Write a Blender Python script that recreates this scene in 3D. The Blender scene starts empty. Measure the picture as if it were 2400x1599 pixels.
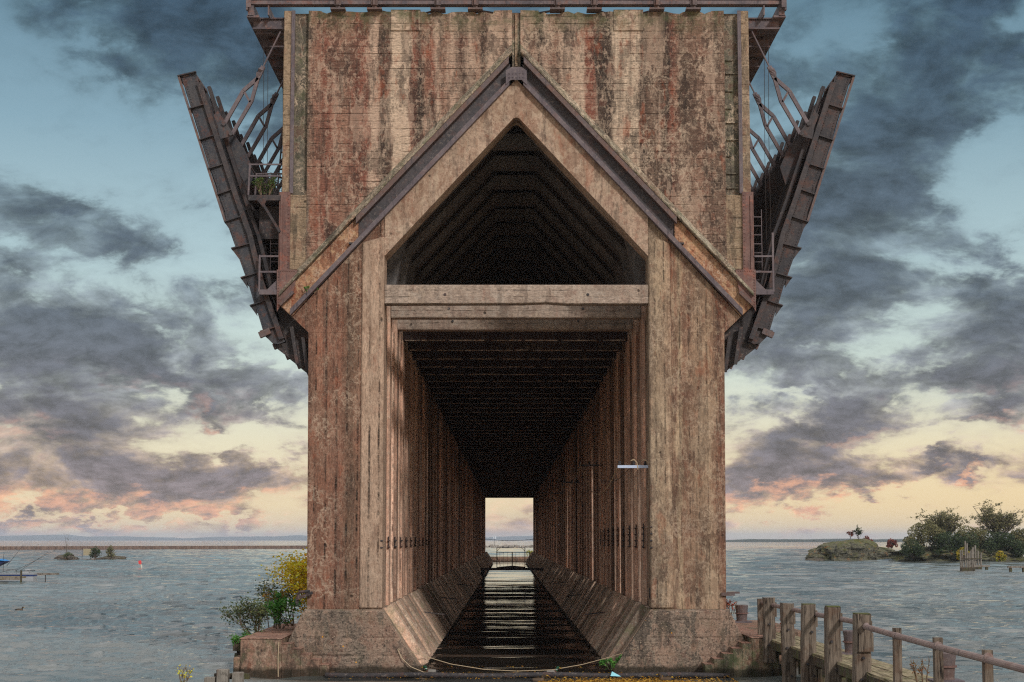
import bpy, bmesh, math, random
import numpy as np
from mathutils import Vector, Matrix, noise as mnoise
random.seed(7)
R = math.radians
SC = bpy.context.scene
COL = SC.collection

# ------------------------------------------------------------------ camera, world, sun, exposure
TILT = R(5.0); F = 3490.0; CX = 1167.0; HY = 1241.0; CY = HY - F*math.tan(TILT)
CAM = (-.34, -60.0, 5.2)
cd = bpy.data.cameras.new('camera'); cam = bpy.data.objects.new('camera', cd); COL.objects.link(cam)
cam.location = CAM; cam.rotation_euler = (R(90)+TILT, 0, 0)
cd.sensor_width = 36; cd.lens = F/2353*36
cd.shift_x = (2353/2-CX)/2353; cd.shift_y = (CY-784)/2353
cd.clip_start = .5; cd.clip_end = 60000
SC.camera = cam

def W(px, py, Y=0.0):
    """point of the place seen at photo position px, py at distance plane Y"""
    u = (px-CX)/F; v = (CY-py)/F
    d = (u, math.cos(TILT)-v*math.sin(TILT), math.sin(TILT)+v*math.cos(TILT))
    s = (Y-CAM[1])/d[1]
    return (CAM[0]+d[0]*s, CAM[2]+d[2]*s)

def lin(c):
    return tuple(((x/255)/12.92 if x <= 10 else ((x/255+.055)/1.055)**2.4) for x in c)
def alb(c, k=1.75):
    return tuple(min(.82, x*k) for x in lin(c))+(1,)

class NT:
    """small helper to write node trees"""
    def __init__(s, nt):
        s.nt = nt; nt.nodes.clear()
    def n(s, t, **kw):
        nd = s.nt.nodes.new(t)
        for k, v in kw.items():
            if k.startswith('_'):
                setattr(nd, k[1:], v)
        return nd
    def put(s, sock, v):
        if v is None: return
        if hasattr(v, 'is_output'): s.nt.links.new(v, sock)
        else:
            try: sock.default_value = v
            except Exception:
                if isinstance(v, (int, float)): sock.default_value = (v,)*len(sock.default_value)
                else: sock.default_value = tuple(v)[:len(sock.default_value)]
    def m(s, op, a, b=None, c=None, clamp=False):
        nd = s.n('ShaderNodeMath', _operation=op, _use_clamp=clamp)
        s.put(nd.inputs[0], a); s.put(nd.inputs[1], b); s.put(nd.inputs[2], c)
        return nd.outputs[0]
    def v(s, op, a, b=None, sc=None):
        nd = s.n('ShaderNodeVectorMath', _operation=op)
        s.put(nd.inputs[0], a)
        if b is not None: s.put(nd.inputs[1], b)
        if sc is not None: s.put(nd.inputs['Scale'], sc)
        return nd.outputs[1] if op in ('LENGTH', 'DOT_PRODUCT') else nd.outputs[0]
    def mix(s, f, a, b, blend='MIX'):
        nd = s.n('ShaderNodeMix', _data_type='RGBA', _blend_type=blend); nd.clamp_factor = True
        s.put(nd.inputs[0], f); s.put(nd.inputs[6], a); s.put(nd.inputs[7], b)
        return nd.outputs[2]
    def noise(s, vec, scale=1, detail=4, rough=.55, dist=0, lac=2):
        nd = s.n('ShaderNodeTexNoise'); s.put(nd.inputs['Vector'], vec); s.put(nd.inputs['Scale'], scale)
        nd.inputs['Detail'].default_value = detail; nd.inputs['Roughness'].default_value = rough
        nd.inputs['Distortion'].default_value = dist; nd.inputs['Lacunarity'].default_value = lac
        return nd.outputs[0]
    def ncol(s, vec, scale=1, detail=2):
        nd = s.n('ShaderNodeTexNoise'); s.put(nd.inputs['Vector'], vec); nd.inputs['Scale'].default_value = scale
        nd.inputs['Detail'].default_value = detail
        return nd.outputs[1]
    def vor(s, vec, scale=1, feature='F1', rnd=1.0):
        nd = s.n('ShaderNodeTexVoronoi', _feature=feature); s.put(nd.inputs['Vector'], vec)
        nd.inputs['Scale'].default_value = scale; nd.inputs['Randomness'].default_value = rnd
        return nd.outputs[0]
    def white(s, vec):
        nd = s.n('ShaderNodeTexWhiteNoise', _noise_dimensions='3D'); s.put(nd.inputs['Vector'], vec)
        return nd.outputs[0]
    def ramp(s, f, stops, interp='LINEAR'):
        nd = s.n('ShaderNodeValToRGB'); s.put(nd.inputs[0], f); cr = nd.color_ramp; cr.interpolation = interp
        while len(cr.elements) < len(stops): cr.elements.new(.5)
        for e, (p, c) in zip(cr.elements, sorted(stops, key=lambda q: q[0])):
            e.position = min(1, max(0, p)); e.color = (c, c, c, 1) if isinstance(c, (int, float)) else (tuple(c)+(1,))[:4]
        return nd.outputs[0]
    def sep(s, vec):
        nd = s.n('ShaderNodeSeparateXYZ'); s.put(nd.inputs[0], vec); return nd.outputs
    def comb(s, x, y, z):
        nd = s.n('ShaderNodeCombineXYZ'); s.put(nd.inputs[0], x); s.put(nd.inputs[1], y); s.put(nd.inputs[2], z)
        return nd.outputs[0]
    def smooth(s, x, a, b):
        nd = s.n('ShaderNodeMapRange', _interpolation_type='SMOOTHSTEP'); s.put(nd.inputs[0], x)
        nd.inputs[1].default_value = a; nd.inputs[2].default_value = b
        nd.inputs[3].default_value = 0; nd.inputs[4].default_value = 1
        return nd.outputs[0]

SUN_EL, SUN_AZ = 30, 152         # azimuth clockwise from +Y : behind the camera, to its right
wd = bpy.data.worlds.new('World'); SC.world = wd; wd.use_nodes = True
def build_world():
    t = NT(wd.node_tree)
    tc = t.n('ShaderNodeTexCoord'); d = tc.outputs['Generated']
    x, y, z = t.sep(d)[:3]
    az = t.m('MULTIPLY', t.m('ARCTAN2', x, y), 57.2958)        # degrees right of the lake view
    el = t.m('MULTIPLY', t.m('ARCSINE', z), 57.2958)
    sky = t.n('ShaderNodeTexSky', _sky_type='NISHITA'); sky.sun_disc = False
    sky.sun_elevation = R(SUN_EL); sky.sun_rotation = R(SUN_AZ)
    g = t.ramp(t.m('DIVIDE', el, 40), [(0, lin((236, 212, 178))), (.03, lin((244, 218, 172))), (.09, lin((232, 220, 186))), (.17, lin((206, 220, 208))),
        (.26, lin((174, 198, 200))), (.38, lin((132, 164, 176))), (.5, lin((96, 130, 146))), (.62, lin((140, 158, 168))), (.8, lin((190, 196, 200))), (1, lin((205, 208, 212)))])
    # the western side is warmer and brighter near the horizon
    warm = t.m('MULTIPLY', t.smooth(az, 0, 24), t.smooth(t.m('MULTIPLY', el, -1), -5.5, 0))
    g = t.mix(t.m('MULTIPLY', warm, .75), g, lin((252, 216, 150))+(1,))
    nish = t.v('SCALE', sky.outputs[0], sc=.10)
    g = t.mix(.16, g, nish)
    # cloud layer: directions projected on a flat sheet so clouds flatten towards the horizon
    k = t.m('ADD', t.m('MAXIMUM', z, 0.0), .42)
    cv = t.comb(t.m('DIVIDE', x, k), t.m('DIVIDE', y, k), t.m('MULTIPLY', z, 1.0))
    wv = t.v('ADD', cv, t.v('SCALE', t.v('SUBTRACT', t.ncol(cv, 5, 3), (.5, .5, .5)), sc=.09))
    n1 = t.noise(wv, 10.5, 11, .58)
    n2 = t.noise(t.v('ADD', t.v('MULTIPLY', wv, (1.0, 1.0, 1.0)), (5.2, .3, 1)), 26.0, 8, .64)
    dens = t.m('ADD', t.m('MULTIPLY', t.m('SUBTRACT', n1, .5), 2.3), t.m('MULTIPLY', t.m('SUBTRACT', n2, .5), 1.1))
    # warp az/el so that the banks are ragged
    azw = t.m('ADD', az, t.m('MULTIPLY', t.m('SUBTRACT', t.noise(cv, 7, 7, .62), .5), 6.0))
    elw = t.m('ADD', el, t.m('MULTIPLY', t.m('SUBTRACT', t.noise(t.v('ADD', cv, (3, 7, 2)), 9, 7, .62), .5), 4.5))
    banks = [  # centre and radii on the photograph's scale, tilt in degrees (+ rises to the right), strength
        (410, 50, 270, 150, -20, 1.0), (560, 200, 160, 160, 0, .4), (60, 480, 90, 55, -20, .5), (40, 600, 90, 22, 0, .5), (250, 560, 150, 50, -15, .5),
        (130, 760, 210, 80, -8, .9), (360, 840, 230, 50, -18, .85), (80, 950, 260, 110, -10, .8), (620, 870, 150, 40, -10, .5),
        (200, 1120, 330, 60, -3, .85), (560, 1110, 200, 40, 4, .75), (500, 950, 70, 18, -35, .5), (515, 1040, 45, 20, 0, .5), (100, 1205, 170, 16, 3, .6),
        (2180, 110, 190, 150, 60, .95), (2010, 380, 230, 130, 55, .95), (1800, 420, 120, 240, 20, .5), (2330, 690, 170, 130, 45, 1.0), (2080, 600, 140, 60, 30, .4),
        (1830, 640, 190, 60, 15, .5), (1760, 800, 230, 45, 12, .55), (2080, 880, 260, 40, 4, .5), (2300, 950, 160, 28, 8, .55),
        (1900, 985, 135, 42, 12, 1.0), (1790, 1095, 180, 68, 8, 1.1), (2010, 1115, 120, 32, 6, .9), (2165, 1068, 56, 14, 3, .9), (2245, 1092, 34, 16, 5, .9), (1968, 1160, 24, 12, 0, .9),
        (230, 1222, 40, 16, 0, .8)]
    clears = [(420, 300, 240, 150, 0, .5), (480, 560, 160, 60, 0, .35), (540, 1000, 160, 30, 0, .5), (2280, 440, 120, 150, 55, .62), (2130, 1000, 200, 34, 0, .5),
              (2200, 1180, 300, 45, 0, 1.0), (1800, 1200, 120, 18, 0, .8), (400, 1190, 350, 10, 0, .8), (620, 990, 130, 40, 0, .5), (1830, 900, 200, 16, 5, .5), (80, 250, 200, 160, 0, .4)]
    def blob(b):
        px, py, rx, ry, tl, st = b
        u = (px-CX)/F; vv = (CY-py)/F
        dd = Vector((u, math.cos(TILT)-vv*math.sin(TILT), math.sin(TILT)+vv*math.cos(TILT))).normalized()
        a0 = math.degrees(math.atan2(dd.x, dd.y)); e0 = math.degrees(math.asin(dd.z)); s_ = 57.3/F*1.02
        ca, sa = math.cos(R(tl)), math.sin(R(tl))
        da = t.m('SUBTRACT', azw, a0); de = t.m('SUBTRACT', elw, e0)
        p = t.m('MULTIPLY', t.m('ADD', t.m('MULTIPLY', da, ca), t.m('MULTIPLY', de, sa)), 1/(rx*s_))
        q = t.m('MULTIPLY', t.m('SUBTRACT', t.m('MULTIPLY', de, ca), t.m('MULTIPLY', da, sa)), 1/(ry*s_))
        r2 = t.m('ADD', t.m('MULTIPLY', p, p), t.m('MULTIPLY', q, q))
        return t.m('MULTIPLY', t.m('EXPONENT', t.m('MULTIPLY', r2, -1.0)), st), t.m('MULTIPLY', t.m('MULTIPLY', t.m('EXPONENT', t.m('MULTIPLY', r2, -1.0)), st), q)
    tot = None; under = None
    for b in banks:
        g_, q_ = blob(b)
        tot = g_ if tot is None else t.m('ADD', tot, g_)
        under = q_ if under is None else t.m('ADD', under, q_)
    for b in clears:
        g_, q_ = blob(b)
        tot = t.m('SUBTRACT', tot, g_)
    dens = t.m('ADD', .17, t.m('ADD', t.m('MULTIPLY', dens, 1.05), t.m('MULTIPLY', tot, .80)))
    cover = t.m('ADD', t.m('MULTIPLY', t.smooth(dens, .06, .46), .72), t.m('MULTIPLY', t.smooth(dens, -.25, .3), .28))
    core = t.m('MULTIPLY', t.smooth(t.m('ADD', dens, t.m('MULTIPLY', t.m('SUBTRACT', t.noise(t.v('ADD', wv, (2, 9, 4)), 13.0, 9, .62), .5), 1.5)), .10, .95), 1.0)
    # colours
    top = t.ramp(t.m('DIVIDE', el, 20), [(0, lin((150, 132, 134))), (.18, lin((100, 98, 108))), (.45, lin((78, 88, 100))), (.8, lin((62, 80, 95))), (1, lin((54, 74, 92)))])
    edge = t.ramp(t.m('DIVIDE', el, 20), [(0, lin((236, 190, 150))), (.12, lin((206, 178, 152))), (.26, lin((156, 160, 162))), (.5, lin((132, 148, 156))), (.75, lin((108, 134, 146))), (1, lin((92, 122, 138)))])
    ccol = t.mix(core, edge, top)
    # undersides of the low banks catch the low sun
    low = t.m('MULTIPLY', t.smooth(t.m('MULTIPLY', under, -1), .05, .35), t.smooth(t.m('MULTIPLY', el, -1), -7.0, -1.5))
    low = t.m('MULTIPLY', low, t.smooth(n2, .40, .62))
    ccol = t.mix(t.m('MULTIPLY', low, .5), ccol, lin((238, 164, 112))+(1,))
    vary = t.m('ADD', .42, t.m('MULTIPLY', t.smooth(n2, .25, .75), 1.06))
    ccol = t.v('SCALE', ccol, sc=vary)
    c = t.mix(t.m('MULTIPLY', cover, .93), g, ccol)
    # faint mist on the horizon line
    c = t.mix(t.m('MULTIPLY', t.smooth(t.m('MULTIPLY', el, -1), -.55, 0), .2), c, lin((190, 195, 205))+(1,))
    # unseen cloudy sky overhead, beside and behind, brightened for the water and dock interior
    ov = t.smooth(el, 19.6, 28)
    front = t.smooth(y, -.5, .6)
    oc = t.mix(front, (.62, .64, .67, 1), (1.15, 1.15, 1.16, 1))
    c = t.mix(t.m('MULTIPLY', ov, .85), c, oc)
    side = t.m('MULTIPLY', t.m('SUBTRACT', 1, t.smooth(y, .25, .75)), t.smooth(el, -1, 3))
    sidec = t.mix(t.smooth(y, -.6, 0), (.50, .51, .53, 1), (.95, .95, .97, 1))
    c = t.mix(t.m('MULTIPLY', side, .75), c, sidec)
    bg = t.n('ShaderNodeBackground'); t.put(bg.inputs[0], c); bg.inputs[1].default_value = 1.08
    out = t.n('ShaderNodeOutputWorld'); t.nt.links.new(bg.outputs[0], out.inputs[0])
build_world()

sd = bpy.data.lights.new('sun', 'SUN'); sd.energy = 2.0; sd.angle = R(7); sd.color = (1, .96, .92)
so = bpy.data.objects.new('sun', sd); COL.objects.link(so)
ddir = Vector((math.sin(R(SUN_AZ))*math.cos(R(SUN_EL)), math.cos(R(SUN_AZ))*math.cos(R(SUN_EL)), math.sin(R(SUN_EL))))
so.rotation_euler = ddir.to_track_quat('Z', 'Y').to_euler(); so.location = (40, -80, 60)
SC.view_settings.view_transform = 'Standard'; SC.view_settings.look = 'None'
SC.view_settings.exposure = 0.0; SC.view_settings.gamma = 1
SC.render.engine = 'CYCLES'
SC.cycles.use_denoising = False; SC.cycles.sample_clamp_indirect = 3.0
SC.cycles.filter_width = 1.2
SC.cycles.max_bounces = 8; SC.cycles.diffuse_bounces = 6; SC.cycles.adaptive_threshold = .004; SC.cycles.caustics_reflective = False; SC.cycles.caustics_refractive = False

# ------------------------------------------------------------------ mesh helpers
class MB:
    def __init__(s): s.v = []; s.f = []; s.mi = []
    def add(s, vs, fs, mi=0):
        o = len(s.v); s.v += [tuple(q) for q in vs]; s.f += [tuple(o+i for i in f) for f in fs]; s.mi += [mi]*len(fs); return s
    def box(s, x0, x1, y0, y1, z0, z1, mi=0):
        vs = [(x, y, z) for x in (x0, x1) for y in (y0, y1) for z in (z0, z1)]
        return s.add(vs, [(0, 1, 3, 2), (4, 6, 7, 5), (0, 4, 5, 1), (2, 3, 7, 6), (0, 2, 6, 4), (1, 5, 7, 3)], mi)
    def prism(s, pts, y0, y1, mi=0):
        n = len(pts); vs = [(p[0], y0, p[1]) for p in pts]+[(p[0], y1, p[1]) for p in pts]
        fs = [tuple(range(n)), tuple(range(2*n-1, n-1, -1))]+[(i, i+n, (i+1) % n+n, (i+1) % n) for i in range(n)]
        return s.add(vs, fs, mi)
    def bar(s, p, q, w, h=None, mi=0, up=(0, 0, 1)):
        h = h or w; p = Vector(p); q = Vector(q); d = (q-p)
        if d.length < 1e-6: return s
        d.normalize(); u = Vector(up)
        if abs(d.dot(u)) > .98: u = Vector((0, 1, 0))
        a = d.cross(u).normalized(); b = a.cross(d).normalized()
        vs = [c+a*i*w/2+b*j*h/2 for c in (p, q) for i, j in ((-1, -1), (1, -1), (1, 1), (-1, 1))]
        return s.add(vs, [(0, 1, 2, 3), (7, 6, 5, 4), (0, 4, 5, 1), (1, 5, 6, 2), (2, 6, 7, 3), (3, 7, 4, 0)], mi)
    def tube(s, pts, rs, n=8, mi=0, cap=True):
        pts = [Vector(p) for p in pts]
        if isinstance(rs, (int, float)): rs = [rs]*len(pts)
        vs = []; prev = None
        for i, p in enumerate(pts):
            d = (pts[min(i+1, len(pts)-1)]-pts[max(i-1, 0)])
            d = d.normalized() if d.length > 1e-9 else Vector((0, 0, 1))
            u = Vector((0, 0, 1)) if abs(d.z) < .9 else Vector((0, 1, 0))
            a = d.cross(u).normalized(); b = a.cross(d).normalized()
            if prev is not None and a.dot(prev) < 0: a = -a; b = -b
            prev = a
            vs += [p+(a*math.cos(2*math.pi*k/n)+b*math.sin(2*math.pi*k/n))*rs[i] for k in range(n)]
        fs = []
        for i in range(len(pts)-1):
            for k in range(n):
                fs.append((i*n+k, i*n+(k+1) % n, (i+1)*n+(k+1) % n, (i+1)*n+k))
        if cap: fs += [tuple(range(n))[::-1], tuple((len(pts)-1)*n+k for k in range(n))]
        return s.add(vs, fs, mi)
    def sweep(s, prof, a, b, mi=0):
        """prof: (offset in z, y) profile moved from point a=(x,z) to b=(x,z)"""
        n = len(prof); vs = [(a[0], y, a[1]+o) for o, y in prof]+[(b[0], y, b[1]+o) for o, y in prof]
        fs = [tuple(range(n)), tuple(range(2*n-1, n-1, -1))]+[(i, i+n, (i+1) % n+n, (i+1) % n) for i in range(n)]
        return s.add(vs, fs, mi)
    def build(s, name, mats, parent=None, bevel=0, smooth=False, recalc=True):
        me = bpy.data.meshes.new(name); me.from_pydata(s.v, [], s.f)
        if not isinstance(mats, (list, tuple)): mats = [mats]
        for m in mats: me.materials.append(m)
        me.polygons.foreach_set('material_index', s.mi)
        if recalc:
            bm = bmesh.new(); bm.from_mesh(me); bmesh.ops.recalc_face_normals(bm, faces=bm.faces); bm.to_mesh(me); bm.free()
        if smooth: me.polygons.foreach_set('use_smooth', [True]*len(me.polygons))
        me.update()
        o = bpy.data.objects.new(name, me); COL.objects.link(o)
        if parent is not None: o.parent = parent; o.matrix_parent_inverse = parent.matrix_basis.inverted() if parent.parent is None else Matrix()
        if bevel:
            md = o.modifiers.new('bevel', 'BEVEL'); md.width = bevel; md.segments = 1; md.limit_method = 'ANGLE'; md.angle_limit = R(40)
        return o
def tag(o, label, cat, group=None, kind=None):
    if label: o['label'] = label
    if cat: o['category'] = cat
    if group: o['group'] = group
    if kind: o['kind'] = kind
    return o
def thing(name, label, cat, loc=(0, 0, 0), group=None):
    o = bpy.data.objects.new(name, None); COL.objects.link(o); o.location = loc; o.empty_display_size = .3
    return tag(o, label, cat, group)
def struct(o): o['kind'] = 'structure'; return o
def copy_tree(o, dloc, parent=None):
    c = o.copy(); COL.objects.link(c)
    if parent is not None: c.parent = parent
    c.location = Vector(o.location)+Vector(dloc)
    for ch in list(o.children):
        k = ch.copy(); COL.objects.link(k); k.parent = c
    return c
def catenary(p, q, sag, n=14):
    p = Vector(p); q = Vector(q)
    return [p.lerp(q, i/n)-Vector((0, 0, sag*4*(i/n)*(1-i/n))) for i in range(n+1)]

# ------------------------------------------------------------------ materials
def new_mat(name):
    m = bpy.data.materials.new(name); m.use_nodes = True; return m, NT(m.node_tree)
def finish(t, col, rough=.9, bump=None, bstr=.5, bdist=.05, spec=.25, metal=0, alpha=None):
    b = t.n('ShaderNodeBsdfPrincipled'); t.put(b.inputs['Base Color'], col); t.put(b.inputs['Roughness'], rough)
    b.inputs['Specular IOR Level'].default_value = spec; b.inputs['Metallic'].default_value = metal
    if bump is not None:
        bn = t.n('ShaderNodeBump'); bn.inputs['Strength'].default_value = bstr; bn.inputs['Distance'].default_value = bdist
        t.put(bn.inputs['Height'], bump); t.nt.links.new(bn.outputs[0], b.inputs['Normal'])
    o = t.n('ShaderNodeOutputMaterial'); t.nt.links.new(b.outputs[0], o.inputs[0]); return b
def coords(t, world=True):
    if world: return t.n('ShaderNodeNewGeometry').outputs['Position']
    return t.n('ShaderNodeTexCoord').outputs['Object']

TAN = (160, 138, 120); MID = (114, 86, 72); RED = (104, 60, 49); DRK = (42, 36, 33); GRN = (76, 74, 66); LGT = (176, 157, 136)
def concrete(name, base=None, xr=None, dirn='H', board=.3, line=.55, boards=.15, eff=.35, mott=.5, streak=.45, speck=.25, moss=0.0,
             rust=.25, bstr=.9, pal=(DRK, MID, TAN), k=1.6, slant=0, white=LGT, mossz=None, darkm=.55, bay=0, bayp=1.228, grit=.6, stain=.9, lichen=0, wet=0):
    m, t = new_mat(name); P = coords(t)
    x, y, z = t.sep(P)[:3]
    wob = t.v('SUBTRACT', t.ncol(P, .9, 3), (.5, .5, .5))
    # large mottling
    n1 = t.noise(t.v('ADD', P, t.v('SCALE', wob, sc=.8)), .55, 9, .68)
    mot = t.ramp(n1, [(.30, alb(pal[0], k)), (.46, alb(pal[1], k)), (.58, alb(pal[1], k*1.12)), (.72, alb(pal[2], k))])
    if xr:
        lo, hi, stops = xr
        f = t.m('DIVIDE', t.m('SUBTRACT', x, lo), hi-lo)
        sv = t.v('MULTIPLY', P, (1.8, 1, .35))
        f = t.m('ADD', f, t.m('MULTIPLY', t.m('SUBTRACT', t.noise(sv, 1.2, 5, .65), .5), .9/(hi-lo)))
        xc = t.ramp(f, [(p, alb(c, k)) for p, c in stops])
        col = t.mix(mott, xc, mot)
    elif base: col = t.mix(mott, alb(base, k), mot)
    else: col = mot
    # vertical streaks of run-off
    sn = t.noise(t.v('MULTIPLY', P, (3.2, 3.2, .16)), 1.0, 6, .62)
    col = t.mix(t.m('MULTIPLY', t.smooth(sn, .50, .66), streak), col, alb(DRK, k), 'MIX')
    sn2 = t.noise(t.v('ADD', t.v('MULTIPLY', P, (4.1, 4.1, .2)), (9, 2, 4)), 1.0, 5, .6)
    col = t.mix(t.m('MULTIPLY', t.smooth(sn2, .56, .70), streak*.8), col, alb(pal[2], k), 'MIX')
    # boards
    if dirn != 'N':
        if dirn == 'H': cx_ = z; off = t.m('FLOOR', t.m('DIVIDE', x, 3.1))
        elif dirn == 'Y': cx_ = y; off = t.m('SIGN', x)
        elif dirn == 'S': cx_ = t.m('ADD', t.m('MULTIPLY', z, .68), t.m('MULTIPLY', t.m('ABSOLUTE', x), .73)); off = t.m('MULTIPLY', z, 0)
        else: cx_ = t.m('ADD', x, t.m('MULTIPLY', y, 1.0)); off = t.m('FLOOR', t.m('DIVIDE', z, 3.7))
        cc = t.m('DIVIDE', t.m('ADD', cx_, t.m('MULTIPLY', t.m('SUBTRACT', t.noise(P, .7, 2), .5), .05)), board)
        cell = t.m('FLOOR', cc); fr = t.m('SUBTRACT', cc, cell)
        ed = t.m('MINIMUM', fr, t.m('SUBTRACT', 1, fr))
        ln = t.m('SUBTRACT', 1, t.smooth(ed, .0, .17 if dirn == 'V' else .12))
        wn = t.white(t.comb(cell, off, 3.0))
        brk = t.smooth(t.noise(P, 1.1, 5, .7), .42, .60)
        ln = t.m('MULTIPLY', ln, t.m('MULTIPLY', brk, t.m('ADD', .25, t.m('MULTIPLY', wn, 1.0))))
        col = t.mix(boards, col, t.v('SCALE', col, sc=t.m('ADD', .55, t.m('MULTIPLY', wn, .95))))
        col = t.mix(t.m('MULTIPLY', ln, line), col, alb((34, 29, 26), k))
        # gritty grain, slightly drawn along the boards
        gv = (1.0, 1.0, 3.2) if dirn == 'H' else ((3.2, 3.2, .8) if dirn == 'V' else (1.6, 1.6, 1.6))
    else:
        ln = None; wn = None; gv = (1.5, 1.5, 1.5)
    gr = t.noise(t.v('MULTIPLY', P, gv), 5.5, 8, .8)
    col = t.mix(1.0, col, t.v('SCALE', col, sc=t.m('ADD', 1-.62*grit, t.m('MULTIPLY', t.smooth(gr, .36, .64), 1.15*grit))))
    # crisp edged stains, some with a pale rim
    for i, (sc_, zs, th, tone, st_, rim_) in enumerate(((.42, .6, .53, pal[0], .55, .5), (.8, .3, .55, pal[2], .45, .0), (1.3, .8, .56, RED, .30, .35), (2.1, .55, .545, pal[0], .55, .45), (1.7, .16, .56, DRK, .5, 0), (3.6, .8, .57, pal[2], .5, 0))):
        sn_ = t.noise(t.v('ADD', t.v('MULTIPLY', P, (1, 1, zs)), (11*i+3, 5*i, 7.7*i)), sc_, 8, .66)
        col = t.mix(t.m('MULTIPLY', t.smooth(sn_, th, th+.018), st_*stain), col, alb(tone, k))
        if rim_: col = t.mix(t.m('MULTIPLY', t.m('SUBTRACT', 1, t.smooth(t.m('ABSOLUTE', t.m('SUBTRACT', sn_, th)), .002, .013)), rim_*stain*(.4+eff)), col, alb(white, k))
    dm = sn_
    if bay:
        bw = t.white(t.comb(t.m('FLOOR', t.m('DIVIDE', t.m('ADD', y, .3), bayp)), t.m('SIGN', x), 1.0))
        col = t.v('SCALE', col, sc=t.m('ADD', 1-bay*.5, t.m('MULTIPLY', bw, bay)))
    # rust coloured bleeding
    rn = t.noise(t.v('ADD', t.v('MULTIPLY', P, (1.3, 1.3, .5)), (3, 3, 8)), 1.1, 8, .7)
    col = t.mix(t.m('MULTIPLY', t.smooth(rn, .56, .68), rust), col, alb((126, 66, 44), k))
    # lime bloom : pale rims around wandering damp patches
    if eff > 0:
        en = t.noise(t.v('ADD', P, (0, 0, 17)), .75, 7, .62)
        ms = t.smooth(t.noise(t.v('ADD', P, (0, 0, 31)), .42, 4), .47, .60)
        efl = 0.0
        rim = t.m('SUBTRACT', 1, t.smooth(t.m('ABSOLUTE', t.m('SUBTRACT', en, .5)), .004, .03))
        rim2 = t.m('SUBTRACT', 1, t.smooth(t.m('ABSOLUTE', t.m('SUBTRACT', en, .56)), .003, .02))
        efl = t.m('MULTIPLY', t.m('MAXIMUM', rim, rim2), t.m('MULTIPLY', ms, t.smooth(t.noise(P, 6, 6, .75), .36, .58)))
        col = t.mix(t.m('MULTIPLY', t.m('MULTIPLY', t.smooth(en, .50, .53), ms), eff*.35), col, alb(pal[0], k))
        col = t.mix(t.m('MULTIPLY', efl, min(.9, eff*1.5)), col, alb(white, k))
    # coarse stipple
    s1 = t.noise(P, 11, 5, .8)
    col = t.mix(t.m('MULTIPLY', t.smooth(s1, .53, .62), speck), col, alb((44, 40, 37), k))
    col = t.mix(t.m('MULTIPLY', t.smooth(t.noise(t.v('ADD', P, (4, 4, 4)), 15, 5, .8), .56, .64), speck*.9), col, alb(LGT, k))
    if moss:
        mn = t.noise(t.v('ADD', P, (7, 7, 7)), 1.6, 8, .75)
        mf = t.smooth(mn, .50, .62)
        if mossz: mf = t.m('MULTIPLY', t.smooth(mn, .40, .6), t.smooth(z, mossz[0], mossz[1]))
        col = t.mix(t.m('MULTIPLY', mf, moss), col, alb((70, 76, 52), k))
    if lichen:
        ld = t.m('SUBTRACT', 1, t.smooth(t.vor(P, 2.1, 'F1'), .05, .075))
        ld = t.m('MULTIPLY', ld, t.smooth(t.noise(P, .8, 3), .45, .55))
        col = t.mix(t.m('MULTIPLY', ld, lichen), col, alb((226, 140, 40), 1.4))
    if wet:
        wz = t.m('SUBTRACT', 1, t.smooth(t.m('ADD', z, t.m('MULTIPLY', t.m('SUBTRACT', t.noise(P, 1.4, 5, .65), .5), .35)), .22, .38))
        col = t.mix(t.m('MULTIPLY', wz, .8), col, alb((40, 36, 28), 1.2))
    # pits and holes
    pit = t.m('SUBTRACT', 1, t.smooth(t.vor(t.v('ADD', P, t.v('SCALE', wob, sc=.6)), .85, 'F1'), .02, .075))
    col = t.mix(t.m('MULTIPLY', pit, .75), col, alb((28, 24, 22), k))
    h = t.m('ADD', t.m('MULTIPLY', n1, .6), t.m('MULTIPLY', gr, .35))
    h = t.m('ADD', h, t.m('MULTIPLY', s1, .25)); h = t.m('SUBTRACT', h, t.m('MULTIPLY', pit, .6))
    if ln is not None: h = t.m('SUBTRACT', h, t.m('MULTIPLY', ln, .5)); h = t.m('ADD', h, t.m('MULTIPLY', wn, .12))
    finish(t, col, .93, h, bstr, .09, .15)
    return m

def steel(name, a=(70, 64, 68), b=(96, 84, 84), rust=(110, 66, 48), ramt=.5, k=1.7, world=True, blk=.3):
    m, t = new_mat(name); P = coords(t, world)
    n1 = t.noise(P, 1.3, 8, .7); n2 = t.noise(t.v('MULTIPLY', P, (6, 6, .7)), 1.4, 6, .7); n3 = t.noise(P, 9, 6, .75)
    col = t.mix(t.smooth(n1, .38, .62), alb(a, k), alb(b, k))
    col = t.mix(t.m('MULTIPLY', t.smooth(n2, .52, .66), .55), col, alb((44, 40, 44), k))
    col = t.mix(t.m('MULTIPLY', t.smooth(t.noise(t.v('ADD', P, (3, 1, 2)), 2.1, 8, .78), .50, .62), ramt), col, alb(rust, k))
    col = t.mix(t.m('MULTIPLY', t.smooth(n3, .55, .64), .35), col, alb((128, 116, 106), k))
    col = t.mix(t.m('MULTIPLY', t.smooth(n3, .32, .46), -1) if False else t.m('MULTIPLY', t.m('SUBTRACT', 1, t.smooth(n3, .34, .46)), blk), col, alb((30, 27, 28), k))
    finish(t, col, .7, t.m('ADD', n3, t.m('MULTIPLY', n1, .5)), .5, .03, .4)
    return m

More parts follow.
